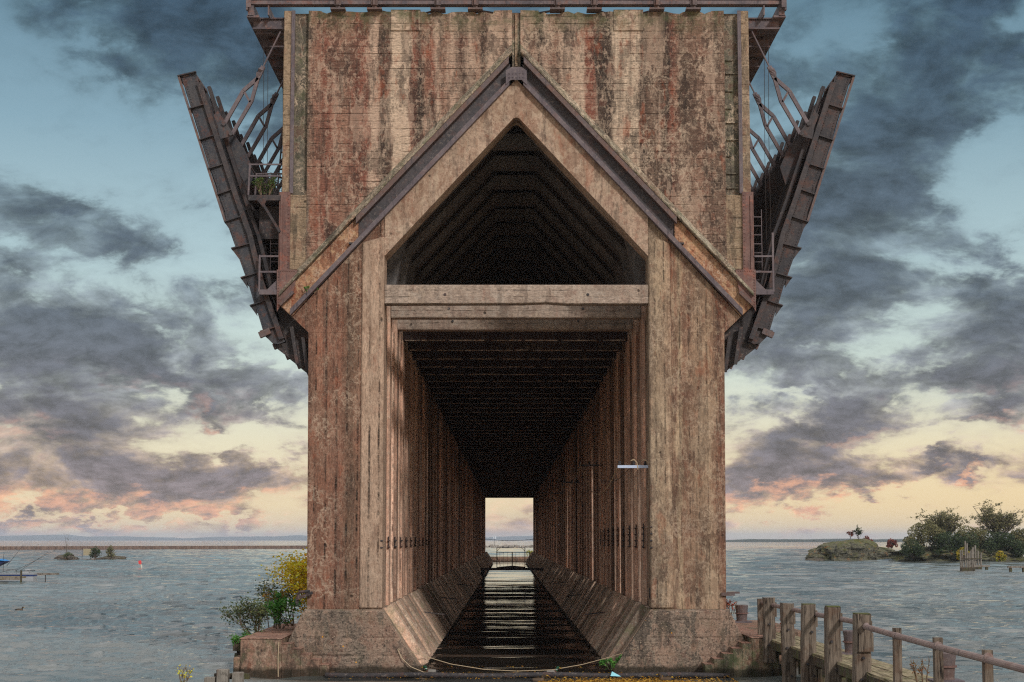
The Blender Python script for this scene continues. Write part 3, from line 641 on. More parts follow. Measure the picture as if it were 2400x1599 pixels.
# steel loading chutes, folded up along both sides
def P1(x, y, Y=.35): q = W((400+x/2.9425)/1.02, (y/2.9425)/1.02, Y); return (abs(q[0]), q[1])
def P3(x, y, Y=.35): q = W((400+x/2.9425)/1.02, (400+y/2.9425)/1.02, Y); return (abs(q[0]), q[1])
def make_chute(s):
    Y0, Y1 = .35, 2.55
    outer = [P1(75, 540), P1(110, 640), P1(140, 750), P1(150, 765), P1(185, 880), P1(205, 965), P1(215, 985), P1(250, 1090), P1(270, 1165), P1(282, 1185), P1(320, 1290), P1(330, 1345), P1(340, 1365), P1(375, 1460), P1(384, 1530),
             P3(412, 400), P3(455, 560), P3(505, 700), P3(535, 780), P3(575, 915), P3(595, 965), P3(635, 1100)]
    inner = [P3(790, 1180), P3(735, 1080), P3(670, 895), P3(600, 710), P3(545, 510), P1(490, 1500), P1(430, 1310), P1(375, 1135), P1(305, 940), P1(240, 725), P1(175, 500)]
    bottom = [P3(640, 1130), P3(700, 1190), P3(740, 1198)]
    poly = [(s*x, z) for x, z in outer+bottom+inner]
    m = MB(); m.prism(poly, Y0, Y0+.04); m.prism(poly, Y1, Y1+.04)
    # pan between the side plates along the outer side
    oo = [outer[0], P1(205, 975), P1(384, 1530), outer[-1], bottom[1], bottom[2]]
    oi = [outer[0], outer[5], outer[14], outer[18], outer[-1], bottom[1]]
    for a, b_ in zip(oi[:-1], oi[1:]):
        dx, dz = b_[0]-a[0], b_[1]-a[1]; L = math.hypot(dx, dz); nx, nz = dz/L*.05, -dx/L*.05
        pts = [(s*a[0], a[1]), (s*b_[0], b_[1]), (s*(b_[0]-abs(nx)), b_[1]), (s*(a[0]-abs(nx)), a[1])]
        m.prism(pts, Y0+.05, Y1-.01)
    # rivet rows
    def rivets(a, b_, n, off):
        for i in range(n):
            f = (i+.5)/n; x = a[0]+(b_[0]-a[0])*f-off; z = a[1]+(b_[1]-a[1])*f
            m.box(s*x-.018, s*x+.018, Y0-.022, Y0+.01, z-.018, z+.018)
    for i in range(0, len(inner)-1): rivets(inner[i], inner[i+1], 13, -.09)
    for i in range(15, len(outer)-1): rivets(outer[i], outer[i+1], 8, .08)
    for i in range(0, 14): rivets(outer[i], outer[i+1], 6, .10)
    ch = m.build('chute', M['chsteelb' if s < 0 else 'chsteel'], dock)
    # stiffener ribs across the plate, pointing outward
    m = MB()
    ribs = [(P1(50, 530), P1(178, 500), 0), (P1(130, 755), P1(242, 722), 0), (P1(200, 970), P1(308, 935), 0), (P1(262, 1168), P1(376, 1132), 0), (P1(325, 1346), P1(432, 1308), 0), (P1(372, 1534), P1(492, 1494), 1),
            (P3(420, 540), P3(548, 506), 1), (P3(485, 742), P3(602, 706), 1), (P3(548, 934), P3(672, 892), 1), (P3(618, 1112), P3(738, 1078), 0)]
    for a, b_, tri in ribs:
        m.bar((s*a[0], Y0-.06, a[1]), (s*b_[0], Y0-.06, b_[1]), .16, .045, up=(0, 0, 1))
        m.bar((s*a[0], (Y0+Y1)/2, a[1]), (s*(a[0]-.35), (Y0+Y1)/2, a[1]-.05), Y1-Y0, .05)
        if tri:
            d = (b_[0]-a[0], b_[1]-a[1])
            m.prism([(s*a[0], a[1]), (s*(a[0]+d[0]*.3), a[1]+d[1]*.3), (s*(a[0]+d[0]*.42), a[1]-.42)], Y0-.02, Y0+.03)
    m.build('stiffener', M['chsteel'], ch)
    m = MB(); a, b_ = P1(58, 535), P1(378, 1532); m.bar((s*a[0], Y0-.05, a[1]), (s*b_[0], Y0-.05, b_[1]), .09, .09); m.bar((s*a[0], Y1, a[1]), (s*b_[0], Y1, b_[1]), .09, .09)
    m.bar((s*a[0], (Y0+Y1)/2, a[1]), (s*(a[0]-.7), (Y0+Y1)/2, a[1]+.1), Y1-Y0, .1)
    m.build('truss_rod', M['flange'], ch)
    # inner beam alongside the plate
    m = MB(); seq = [P1(212, 578), P1(300, 850), P1(470, 1370), P3(560, 440), P3(640, 770), P3(780, 1165)]
    for a, b_ in zip(seq[:-1], seq[1:]):
        m.bar((s*(a[0]+.07), Y0-.08, a[1]), (s*(b_[0]+.07), Y0-.08, b_[1]), .2, .17, up=(0, 1, 0))
    for a, b_ in zip(seq[:-1], seq[1:]):
        m.bar((s*(a[0]-.22), Y0+.5, a[1]), (s*(b_[0]-.22), Y0+.5, b_[1]), .14, .3, up=(0, 1, 0))
        m.bar((s*(a[0]-.30), Y1-.3, a[1]), (s*(b_[0]-.30), Y1-.3, b_[1]), .14, .3, up=(0, 1, 0))
    m.build('side_beam', M['chsteel'], ch)
    m = MB(); pts = [P1(330, 880), P1(300, 800), P1(330, 770), P1(372, 835), P1(436, 925), P1(425, 945), P1(345, 965)]
    m.prism([(s*p[0], p[1]) for p in pts], Y0-.12, Y0-.05)
    m.prism([(s*p[0], p[1]) for p in (P1(225, 590), P1(270, 690), P1(330, 775), P1(480, 985), P1(540, 1120), P1(500, 1250), P1(430, 1130), P1(330, 870))], Y0+.8, Y0+.86)
    m.prism([(s*p[0], p[1]) for p in (P1(225, 590), P1(270, 690), P1(330, 775), P1(470, 985), P1(520, 1120), P1(470, 1250), P1(430, 1130), P1(330, 870))], Y1-.2, Y1-.14)
    for p in (P1(372, 862), P1(420, 930)): m.tube([(s*p[0], Y0-.2, p[1]), (s*p[0], Y0-.05, p[1])], .09, 8)
    m.build('hinge_plate', M['chsteelb' if s < 0 else 'chsteel'], ch)
    # toe block at the lower end, hinge arm hidden below
    m = MB(); a, b_ = P3(615, 1140), P3(690, 1108); m.bar((s*a[0], Y0-.1, a[1]), (s*b_[0], Y0-.1, b_[1]), .2, .24); m.build('toe_block', M['flange'], ch)
    # dark hopper underside between the chute foot and the pier
    m = MB(); h = [P3(735, 965), P3(800, 1170), P3(700, 1192), P3(640, 1130), P3(640, 1128)]
    m.prism([(s*9.45, 14.6), (s*9.55, 13.9), (s*(P3(790, 1180)[0]), P3(790, 1180)[1]), (s*P3(700, 1192)[0], P3(700, 1192)[1]-.05), (s*8.6, 12.1), (s*8.2, 12.4), (s*8.2, 13.3)], Y0+.3, Y1-.2)
    m.bar((s*9.0, Y0, 13.7), (s*8.75, Y0, 12.2), .14, .2); m.bar((s*8.55, Y0+.1, 13.3), (s*8.35, Y0+.1, 11.9), .14, .2)
    m.build('hopper_gate', M['black'], ch)
    # eye-bar strut pair with spreader and tie rod
    m = MB(); Ys = Y0-.1
    A, B_, C_, D_, E_ = P1(375, 860), P1(505, 632), P1(605, 545), P1(642, 465), P1(760, 225)
    A2, B2 = P1(428, 932), P1(562, 702)
    def seg(p, q, w): m.bar((s*p[0], Ys, p[1]), (s*q[0], Ys, q[1]), .12, w, up=(0, 0, 1))
    seg(A, B_, .15); seg(B_, C_, .15); seg(A2, B2, .14); seg(B2, C_, .14); seg(P1(512, 642), P1(552, 712), .09); seg(C_, D_, .17)
    m.tube([(s*D_[0], Ys, D_[1]), (s*P1(625, 490)[0], Ys, P1(625, 490)[1]), (s*P1(612, 515)[0], Ys, P1(612, 515)[1]), (s*P1(600, 545)[0], Ys, P1(600, 545)[1])], [.04, .14, .13, .06], 8)
    m.tube([(s*D_[0], Ys, D_[1]), (s*E_[0], Ys, E_[1])], .035, 6)
    m.build('strut', M['flangeb'], ch)
    return ch
for s in (-1, 1):
    c0 = make_chute(s)
    for k in range(1, 9):
        copy_tree(c0, (0, k*PIT, 0), dock)

# balconies and ladders on the corners
b = MB()
for i in range(3): b.bar((-10.75+.0*i, -.1, 18.9+i*.75), (-9.45, -.1, 18.9+i*.75), .07, .09)
xl = W(571, 440, -.1)[0]; xr_ = -9.45
zf = W(571, 449, -.1)[1]
b = MB(); b.box(xl, xr_, -.15, 1.5, zf-.22, zf); fl = b.build('balcony', M['chsteel'], dock)
b = MB()
for yy in (-.12, 1.45):
    for zz in (zf+.78, zf+1.25): b.bar((xl, yy, zz), (xr_, yy, zz), .05, .06)
    b.bar((xl, yy, zf), (xl+.05, yy, zf+1.28), .07)
b.bar((xl, -.1, zf+1.25), (xl, 1.45, zf+1.25), .05); b.build('railing', M['flangeb'], fl)
b = MB(); b.bar((xl+.5, -.12, zf-.2), (xr_, -.12, zf-1.5), .1, .1); b.prism([(xl+.35, zf-.2), (xl+.75, zf-.2), (xl+.6, zf-.5)], -.16, -.12); b.build('knee_brace', M['chsteel'], fl)
b = MB(); b.box(xl+.3, xr_, .8, 3.2, zf-1.6, zf-.25); b.build('under_housing', M['black'], fl)
b = MB()  # mesh infill panel leaning inside the balcony
for i in range(12): b.bar((xl+.85+i*.06, .3, zf+.05), (xl+.45+i*.11, .3, zf+1.0-abs(i-6)*.05), .012)
for i in range(12): b.bar((xl+1.55, .3, zf+.05+i*.06), (xl+.55, .3, zf+.15+i*.09), .012)
b.bar((xl+.45, .5, zf+.5), (xl+.95, .9, zf+1.05), .16, .16); b.build('mesh_panel', M['black'], fl)
for s in (-1, 1):
    z0 = W(600, 672, -.1)[1]; xo = abs(W(596, 672, -.1)[0])
    b = MB(); b.bar((s*xo, -.1, z0), (s*9.5, -.1, z0), .14, .2); b.box(s*xo, s*9.5, -.05, .9, z0-.02, z0+.03); pf = b.build('platform', M['flangeb'], dock)
    b = MB(); b.bar((s*xo, -.12, z0), (s*xo, -.12, z0+1.5), .07)
    for zz in (z0+.82, z0+1.45): b.bar((s*xo, -.12, zz), (s*9.5, -.12, zz), .05, .07)
    b.prism([(s*9.5, z0+.1), (s*9.95, z0+.1), (s*9.5, z0+.55)], -.1, -.06)
    if s > 0: b.bar((s*xo, -.12, z0+1.4), (s*(xo+.0), -.12, z0+2.4), .08)
    b.build('railing', M['flangeb'], pf)
    b = MB()
    for xx in (9.52, 9.98): b.bar((s*xx, .9, z0), (s*xx, .9, 18.6), .03)
    for i in range(9): b.bar((s*9.52, .9, z0+.3+i*.37), (s*9.98, .9, z0+.3+i*.37), .035)
    b.build('ladder', M['flangeb'], dock)
b = MB()  # steep stair behind the upper left corner
for xx in (9.45, 9.85): b.bar((-xx-.15, 2.2, zf), (-xx+.2, 2.2, 23.3), .05, .1)
for i in range(14): f = i/14; b.bar((-9.95+.33*f, 2.2, zf+.2+5.0*f), (-9.55+.33*f, 2.2, zf+.2+5.0*f), .14, .04)
b.build('steep_stair', M['chsteel'], dock)

# electric crossarms along the right wall, with cable
arm_specs = [(5.30, .75, 8.12, 1.25, 'galv'), (5.25, 33, 9.75, 1.25, 'black'), (5.25, 58, 9.65, 1.25, 'black'), (5.25, 95, 9.9, 1.2, 'black'), (5.25, 118, 9.7, 1.2, 'black'), (5.25, 143, 9.6, 1.2, 'black')]
ends = []
for x1, y, z, L, mm in arm_specs:
    b = MB(); b.box(x1-L, x1+.02, y-.06, y+.06, z-.055, z+.055); a = b.build('crossarm', M[mm], dock)
    for q in (.08, .65, 1.1):
        MB().tube([(x1-L+q*L/1.25, y, z+.05), (x1-L+q*L/1.25, y, z+.1), (x1-L+q*L/1.25, y, z+.14), (x1-L+q*L/1.25, y, z+.22)], [.02, .075, .05, .06], 8).build('insulator', M['black'], a)
    ends.append(((x1-L+.08, y, z+.18), (x1-L+.65, y, z+.18), (x1-L+1.1, y, z+.18)))
for j, (sg, r_) in enumerate(((1.6, .022), (1.0, .012))):
    MB().tube(catenary(ends[0][j], ends[1][j], sg, 20), r_, 5).build('power_cable', M['rope' if j == 0 else 'wire'], dock)
for i in range(1, 5): MB().tube(catenary(ends[i][0], ends[i+1][0], .9, 12), .014, 5).build('power_cable', M['rope'], dock)
for j in (1, 2):
    e = Vector(ends[0][j]); MB().tube([e+Vector((-.12, 0, .06)), e+Vector((0, -.03, .1)), e+Vector((.12, -.05, -.02)), e+Vector((.16, -.06, -.3))], .022, 5).build('loose_cable_end', M['rope'], dock)
# pipe bracket at the foot of the left pier, cleat on the right
b = MB(); b.bar((-8.62, -.15, 2.9), (-7.98, -.2, 3.15), .12, .14, up=(0, 1, 0)); b.tube([(-8.6, -.1, 2.72), (-8.55, -.1, 3.05), (-8.5, -.1, 3.16), (-8.1, -.1, 3.2)], .06, 7); b.build('pipe_bracket', M['black'], dock)
b = MB(); b.box(8.02, 8.55, -.12, .0, 3.02, 3.14); b.box(8.25, 8.75, -.06, .05, 3.1, 3.18); b.build('wall_cleat', M['flange'], dock)
MB().box(5.22, 5.26, .2, .26, 2.9, 3.3).build('wall_cleat', M['black'], dock)
# painted round red mark on the right footing slope
# deck junk far inside: rods sticking out of the slopes
for s, y in ((-1, 14), (1, 14), (-1, 33), (1, 38), (-1, 61), (1, 66)):
    MB().bar((s*4.6, y, 1.75), (s*3.4, y+.2, 1.6), .04, .06).build('tie_rod', M['black'], dock)
MB().tube(catenary((-5.2, 150, 5.6), (5.2, 150, 5.6), .5, 16), .03, 5).build('span_wire', M['wire'], dock)

# ------------------------------------------------------------------ concrete landings with steps
def landing(s, x_out, zt, nx, label, mside):
    t = thing('landing', label, 'landing', (s*9.6, 0, 0))
    b = MB(); b.box(s*9.0, s*x_out, -1.3, 9.0, -1, zt); b.box(s*8.3, s*9.0, 1.5, 9.0, -1, zt-.02); b.box(s*(x_out), s*(x_out+.28), -1.2, 8.5, -1, .72)
    b.build('block', M[mside], t, bevel=.04)
    MB().box(s*(9.0-.02), s*(x_out+.02), -1.32, 9.0, zt+.004, zt+.03).build('top_slab', M['tread'], t)
    x = 9.0; z = zt-.2
    for i in range(nx):
        w_ = .36; b = MB(); b.box(s*(x-w_), s*x-(s*.003), -1.28+.004*i, -.345, -1, z); stp = b.build('step', M[mside], t, bevel=.015)
        MB().box(s*(x-w_-.01), s*x-(s*.003), -1.29+.004*i, -.345, z+.004, z+.02).build('tread', M['tread'], stp)
        x -= w_; z -= .2
    return t
landing(-1, 10.58, 1.42, 5, 'reddish concrete landing block with five steps down to the water, left of the ore dock', 'landing')
landing(1, 9.75, 1.45, 5, 'mossy green concrete landing block with steps, between the ore dock and the wooden pier', 'landgreen')
# timber remnants on the far side of the left landing
b = MB(); b.box(-10.98, -10.86, .2, .5, -.5, 1.2); b.bar((-10.95, 0, 1.0), (-10.9, 2.5, 1.05), .3, .25); b.bar((-10.95, .1, .7), (-10.95, .9, .1), .2, .2)
tag(b.build('rotten_timber', M['wetwood']), 'dark rotten timbers clinging to the outer side of the left landing block', 'timber')
# bollards
def bollard(x, y, z, label, g=None):
    t = thing('bollard', label, 'bollard', (x, y, z), g)
    MB().tube([(x, y, z), (x, y, z+.12), (x, y, z+.5), (x, y, z+.75), (x, y, z+.78)], [.26, .24, .27, .30, .27], 16).build('post', M['flange'], t)
    MB().tube([(x, y, z+.38), (x, y, z+.43)], [.31, .31], 16).build('band', M['plate'], t)
    MB().box(x-.42, x+.42, y-.35, y+.35, z-.02, z+.05).build('base_plate', M['flangeb'], t)
    return t

# ------------------------------------------------------------------ wooden pier on the right
def pxl(y): return 9.68-(y-.4)*.0165
pier = thing('wooden_pier', 'weathered timber pier deck running from the dock landing towards the lower right corner', 'pier', (10.4, -10, 0))
ZD = 1.42
yy = 3.0
for j in range(6):
    b = MB(); b.box(0, .24, 0, 1, 0, .1)
    b = MB(); x0 = pxl(3)+j*.245; x1 = pxl(-34)+j*.245
    y0 = 3.0
    while y0 > -34:
        ln_ = random.uniform(3.2, 5.0); y1 = max(-34, y0-ln_); dz = random.uniform(-.015, .015)
        a0, a1 = pxl(y0)+j*.245, pxl(y1)+j*.245
        b.add([(a0, y0, ZD+dz), (a0+.232, y0, ZD+dz), (a1+.232, y1+.01, ZD+dz), (a1, y1+.01, ZD+dz), (a0, y0, ZD-.08), (a0+.232, y0, ZD-.08), (a1+.232, y1+.01, ZD-.08), (a1, y1+.01, ZD-.08)],
              [(0, 1, 2, 3), (7, 6, 5, 4), (0, 4, 5, 1), (1, 5, 6, 2), (2, 6, 7, 3), (3, 7, 4, 0)])
        y0 = y1
    b.build('plank', M['plank'], pier)
for j in (0, 1):
    b = MB(); b.bar((pxl(2.8)+.12+j*1.25, 2.8, ZD-.23), (pxl(-34)+.12+j*1.25, -34, ZD-.23), .22, .28); b.build('stringer', M['wetwood'], pier)
for i in range(11):
    y = -1.2-3.56*i*.9; x = pxl(y)
    b = MB(); b.bar((x-.05, y+.35, ZD-.5), (x+1.6, y+.35, ZD-.5), .26, .26); b.tube([(x+.25, y+.35, -1), (x+.25, y+.35, ZD-.6)], .16, 9); b.tube([(x+1.3, y+.35, -1), (x+1.3, y+.35, ZD-.6)], .16, 9)
    b.build('pile_bent', M['wetwood'], pier)
b = MB(); b.box(9.35, 10.2, -.9, .2, -.4, .42); b.build('crib_block', M['wetwood'], pier)
# big fender piles, each a thing
specs = [(-1.4, 3.01, .44, .55, 'tall square fender pile at the landing corner, first of the big piles'), (-4.9, 2.93, .44, -.1, 'square fender pile with knots near its top, second big pile from the landing'),
         (-8.5, 3.03, .46, -.3, 'square fender pile with deeply checked grain, third big pile from the landing'), (-12.08, 3.11, .46, -.5, 'square fender pile with a mossy hollow top, fourth big pile from the landing'),
         (-15.7, 3.06, .47, -.5, 'fender pile with mossy flat top and square block below it, last big pile')]
for i, (y, zt, w_, zb, lab) in enumerate(specs):
    x = pxl(y)-.06
    t = thing('fender_pile', lab, 'pile', (x, y, 0), 'big fender piles along the wooden pier')
    b = MB(); n = 9; vs = []
    lean = random.uniform(-.07, .05)
    for k in range(n):
        z = zb+(zt-zb)*k/(n-1); ww = w_/2*(1.06-.1*k/(n-1)); o = lean*(1-k/(n-1))*-1.2
        ch_ = .05
        ring = [(-ww+ch_, -ww), (ww-ch_, -ww), (ww, -ww+ch_), (ww, ww-ch_), (ww-ch_, ww), (-ww+ch_, ww), (-ww, ww-ch_), (-ww, -ww+ch_)]
        for (a, c) in ring: vs.append((x+a+o+random.uniform(-.018, .018), y+c+random.uniform(-.018, .018), z+(random.uniform(-.03, .03) if k == n-1 else 0)))
    fs = [tuple(range(8))[::-1], tuple((n-1)*8+q for q in range(8))]+[(k*8+q, k*8+(q+1) % 8, (k+1)*8+(q+1) % 8, (k+1)*8+q) for k in range(n-1) for q in range(8)]
    b.add(vs, fs); b.build('shaft', M['pile'], t)
    mt = MB(); mt.box(x-w_/2+.03, x+w_/2-.03, y-w_/2+.03, y+w_/2-.03, zt+.0, zt+.035)
    if i >= 2: mt.build('moss_cap', leafmat('moss', [(84, 86, 56), (104, 108, 60), (90, 80, 66)]) if 'moss' not in bpy.data.materials else bpy.data.materials['moss'], t)
    MB().box(x+w_/2-.02, x+w_/2+.1, y+.1, y+.26, zt-.75, zt-.2).build('rail_block', M['pile'], t)
    if i == 4: MB().box(x-w_/2+.04, x+w_/2+.02, y-w_/2-.12, y-w_/2-.015, zt-1.05, zt-.52).build('front_block', M['pile'], t)
    b = MB(); rr = random.Random(i)
    for q in range(3):
        zz = .5+q*.75+rr.uniform(-.2, .2); xq = x+rr.uniform(-.12, .12)
        MB().tube([(xq, y-w_/2-.09, zz), (xq, y-w_/2+.02, zz)], .045, 7).build('bolt', M['black'], t)
x = pxl(.5)
for (dx, y, zt, w_, zb, lab, nm) in ((-.04, .4, 2.89, .19, .4, 'thin weathered post behind the first big pile, at the landing end of the pipe rail', 'rail_post'),
        (0, -19.29, 2.87, .2, .7, 'thin rail post just right of the last big pile, leaning slightly', 'rail_post'), (0, -22.95, 2.85, .2, .7, 'thin rail post in the middle of the right pipe rail', 'rail_post'),
        (0, -26.55, 2.81, .19, .7, 'thin rail post closest to the right edge of the picture', 'rail_post'), ):
    xx = pxl(y)+dx
    b = MB(); b.bar((xx-.02, y, zb), (xx+random.uniform(-.03, .01), y, zt), w_, w_*.95); o = b.build(nm, M['pile']); tag(o, lab, 'post', 'thin rail posts along the wooden pier')
b = MB()
b.tube([(pxl(.4)+.02, .4, 2.72), (pxl(-8)+.2, -8, 2.70), (pxl(-15.5)+.16, -15.5, 2.76), (pxl(-16.2)-.12, -16.4, 2.74), (pxl(-19.2)-.12, -19.5, 2.69), (pxl(-23)-.12, -23, 2.65), (pxl(-30)-.12, -30, 2.60)], .082, 12)
for y in (-19.7, -23.3, -26.9): b.tube([(pxl(y)-.12, y, 2.68), (pxl(y)-.12, y-.08, 2.68)], .1, 12)
tag(b.build('rail_pipe', M['pipe'], smooth=False), 'long brown iron pipe used as a handrail on the posts of the wooden pier', 'handrail')
bollard(11.12, -8.93, ZD, 'short round iron bollard on the wooden pier behind the fourth and last big piles', 'iron mooring bollards')
bollard(11.4, -18.76, ZD, 'round iron bollard low on the wooden pier between the thin rail posts', 'iron mooring bollards')
bollard(10.35, 10.0, 1.46, 'squat rusty bollard on the landing beside the foot of the dock pier', 'iron mooring bollards')
b = MB(); b.box(9.3, 11.9, 2.9, 12, -1, 1.44); tag(b.build('landing_slab', M['landing'], bevel=.03), 'low reddish concrete slab between the right footing and the start of the wooden pier', 'slab')
# old stub piles, bottom left
for i, (ax, ay0, w_, lab) in enumerate(((510, 1539, 26, 'square sawn pile stub, tallest of the three at the bottom edge left of the dock'), (545, 1546, 24, 'square sawn pile stub right of the tallest stub at the bottom edge'),
                                    (481, 1557, 24, 'low pile stub with a lichened top, leftmost at the bottom edge'))):
    Y = -6.0; x_, z_ = W(ax, ay0, Y); ww = w_/F*54
    o = MB().box(x_-ww/2, x_+ww/2, Y, Y+ww, -1, z_).build('pile_stub', M['greywood'], bevel=.02); tag(o, lab, 'pile', 'sawn pile stubs')
x_, z_ = W(555, 1549, -5.7)
tag(MB().box(x_-1.0, x_+.25, -5.55, -5.4, z_-.2, z_).build('waling_timber', M['wetwood']), 'dark horizontal timber joining the sawn pile stubs', 'timber')

# ------------------------------------------------------------------ boom, ropes, litter
b = MB(); pts = []
for i in range(40):
    xx = -7.3+15.4*i/39; pts.append((xx, -1.5+.06*math.sin(xx*.7), .06+.02*math.sin(xx*1.3)))
b.tube(pts, .11, 10); tag(b.build('floating_boom', M['black'], smooth=True), 'dark tubular boom floating across the dock mouth', 'boom')
b = MB(); b.tube([(-4.62, -.4, .95), (-4.45, -.45, .62), (-4.1, -.5, .3), (-3.6, -.55, .1), (-2.8, -.6, .06)], .016, 6)
tag(b.build('rope', M['rope']), 'short pale rope drooping over the left footing into the water', 'rope')
b = MB(); b.tube([(-4.6, -.4, .97), (-4.2, .0, .86), (-3.6, .6, .62), (-2.6, .6, .32), (-1.3, .5, .12), (0, .4, .06), (1.4, .5, .10), (2.6, .6, .3), (3.7, .3, .62), (4.62, -.4, .98)], .015, 6)
tag(b.build('rope', M['rope']), 'long pale rope slung low between the two footings', 'rope')
x_ = -9.1
tag(MB().tube([(x_, -1.36, 1.3), (x_-.02, -1.38, .7), (x_, -1.4, .0)], .018, 6).build('rope', M['rope']), 'thin pale rope hanging straight down the left landing block', 'rope')
lm = leafmat('fallen leaves', [(120, 84, 30), (190, 140, 40), (150, 104, 50), (214, 168, 60), (96, 74, 44)], k=1.1)
b = MB(); rr = random.Random(3)
def litter(n, fx, fy, r0=.03, r1=.07, z=.05):
    for _ in range(n):
        x, y = fx(), fy(); a = rr.uniform(0, 6.28); r = rr.uniform(r0, r1); tz = rr.uniform(-.3, .3)*r
        p = [(x+r*math.cos(a+q*math.pi/2)*(1 if q % 2 else .6), y+r*math.sin(a+q*math.pi/2)*(1 if q % 2 else .6), z+rr.uniform(-.01, .015)+(tz if q < 2 else -tz)) for q in range(4)]
        b.add(p, [(0, 1, 2, 3)])
litter(2600, lambda: rr.uniform(-3.5, 8), lambda: -1.35+abs(rr.gauss(0, .4)))
litter(6500, lambda: min(8, max(.8, rr.gauss(4.0, 1.9))), lambda: -5.4+abs(rr.gauss(0, 1.2)) if rr.random() < .5 else -4.6+rr.gauss(0, 1.0))
litter(500, lambda: rr.uniform(-7, 8), lambda: rr.uniform(-3, 3))
tag(b.build('floating_leaves', lm, recalc=False), 'yellow and brown fallen leaves drifting along the boom and in front of the right footing', 'leaves', kind='stuff')
o = MB().add([(3.55, -1.75, .06), (3.85, -1.7, .07), (3.95, -1.85, .05), (3.62, -1.6, .22)], [(0, 1, 3), (1, 2, 3), (0, 3, 2)]).build('litter_scrap', plain('pale blue plastic', (140, 200, 215)), recalc=False)
tag(o, 'scrap of pale blue plastic floating just in front of the boom', 'litter')

# ------------------------------------------------------------------ plants
def shrub(name, label, cat, base, size, stems, leaves, lm_, leafr=.05, spread=1, lean=(0, 0), twigr=.012, dense=1.0, seed=0, low=.25):
    rr = random.Random(seed); t = thing(name, label, cat, base)
    st = MB(); lf = MB(); tips = []
    def grow(p, d, L, r, depth):
        p = Vector(p); q = p+d*L
        st.tube([p, p.lerp(q, .5)+Vector((rr.uniform(-1, 1), rr.uniform(-1, 1), 0))*L*.06, q], [r, r*.8, r*.6], 5, cap=False)
        tips.append((p.lerp(q, .6), depth)); tips.append((q, depth))
        if depth > 0:
            for _ in range(rr.choice((2, 3))):
                nd = (d+Vector((rr.uniform(-1, 1), rr.uniform(-1, 1), rr.uniform(-.3, .8)))*.55).normalized()
                grow(q, nd, L*rr.uniform(.6, .85), r*.6, depth-1)
    for i in range(stems):
        a = rr.uniform(0, 6.28); sp = rr.uniform(.1, 1)*spread
        d = Vector((math.cos(a)*sp+lean[0], math.sin(a)*sp+lean[1], 1)).normalized()
        grow((base[0]+math.cos(a)*.15, base[1]+math.sin(a)*.15, base[2]), d, size*.36*rr.uniform(.8, 1.2), twigr*2, 2)
    good = [q for q, dp in tips if q.z-base[2] > size*low] or [q for q, _ in tips]
    for _ in range(leaves):
        c = rr.choice(good)+Vector((rr.gauss(0, 1), rr.gauss(0, 1), rr.gauss(0, 1)))*size*.055*dense
        r = leafr*rr.uniform(.6, 1.3); a = Vector((rr.gauss(0, 1), rr.gauss(0, 1), rr.gauss(0, .6))).normalized(); bb = a.cross(Vector((rr.gauss(0, 1), rr.gauss(0, 1), rr.gauss(0, 1)))).normalized()
        lf.add([c-a*r, c-bb*r*.55, c+a*r, c+bb*r*.55], [(0, 1, 2, 3)])
    st.build('stem', M['twig'], t); lf.build('foliage', lm_, t, recalc=False)
    return t
yel = leafmat('yellow autumn leaves', [(200, 140, 30), (236, 176, 36), (246, 196, 56), (214, 164, 40), (150, 140, 44)], 1.5)
grn = leafmat('green leaves', [(48, 66, 36), (74, 96, 48), (92, 118, 54), (60, 80, 48)], 1.2)
dgr = leafmat('dull green leaves', [(54, 66, 44), (80, 92, 62), (104, 108, 64), (70, 80, 56)], 1.2)
brt = leafmat('bright green leaves', [(50, 104, 40), (84, 140, 60), (110, 160, 70)], 1.1)
redl = leafmat('red leaves', [(150, 60, 40), (180, 84, 54), (120, 70, 44)], 1.1)
shrub('autumn_bush', 'tall bush with bright yellow autumn leaves against the left pier', 'bush', (-8.75, 5.0, 1.5), 3.1, 9, 6200, yel, .07, .26, seed=2, low=.05, dense=1.4)
shrub('autumn_bush', 'sparse twiggy bush with few small leaves between the yellow bush and landing edge', 'bush', (-9.7, 6.0, 1.5), 2.5, 7, 800, dgr, .06, .7, lean=(-.35, 0), seed=3, low=.3, dense=1.2)
shrub('green_shrub', 'leafy bright green shrub low on the left landing', 'shrub', (-9.9, 4.2, 1.5), 1.5, 7, 900, brt, .08, .6, seed=4, low=.1)
shrub('green_shrub', 'grey green shrub with yellowing tips overhanging the outer edge of the left landing', 'shrub', (-10.75, 3.0, 1.2), 1.75, 10, 1700, dgr, .06, .75, lean=(-.25, 0), seed=5, low=.1, dense=1.3)
shrub('green_shrub', 'bright green clump hanging over the corner of the left landing block', 'shrub', (-10.78, .4, .85), .75, 8, 600, brt, .05, .7, seed=6, low=0)
shrub('green_shrub', 'small orange tinged shrub on the left landing above the block', 'shrub', (-10.3, 4.8, 1.5), 1.6, 6, 500, leafmat('orange leaves', [(170, 120, 50), (150, 140, 60), (110, 110, 50)], 1.1), .06, .5, seed=8)
shrub('ivy_clump', 'bright green clump growing on the foot of the right footing slope', 'plant', (3.75, -.2, .15), .6, 9, 700, brt, .05, 1.3, seed=9, low=0)
shrub('weed_tuft', 'green weeds growing on the upper left balcony', 'plant', (xl+.6, .25, zf+.02), .85, 10, 900, leafmat('weed leaves', [(60, 88, 40), (96, 124, 60), (120, 140, 80)], 1.1), .035, .5, seed=10, low=.0)
b_, c_ = W(968/1.0*.0+ (400+965/2.9425)/1.02, (400+825/2.9425)/1.02, -.3)
shrub('weed_tuft', 'tiny green tuft rooted in the left gable ledge', 'plant', (b_, -.3, c_-.12), .3, 6, 160, brt, .03, .9, seed=11, low=0)
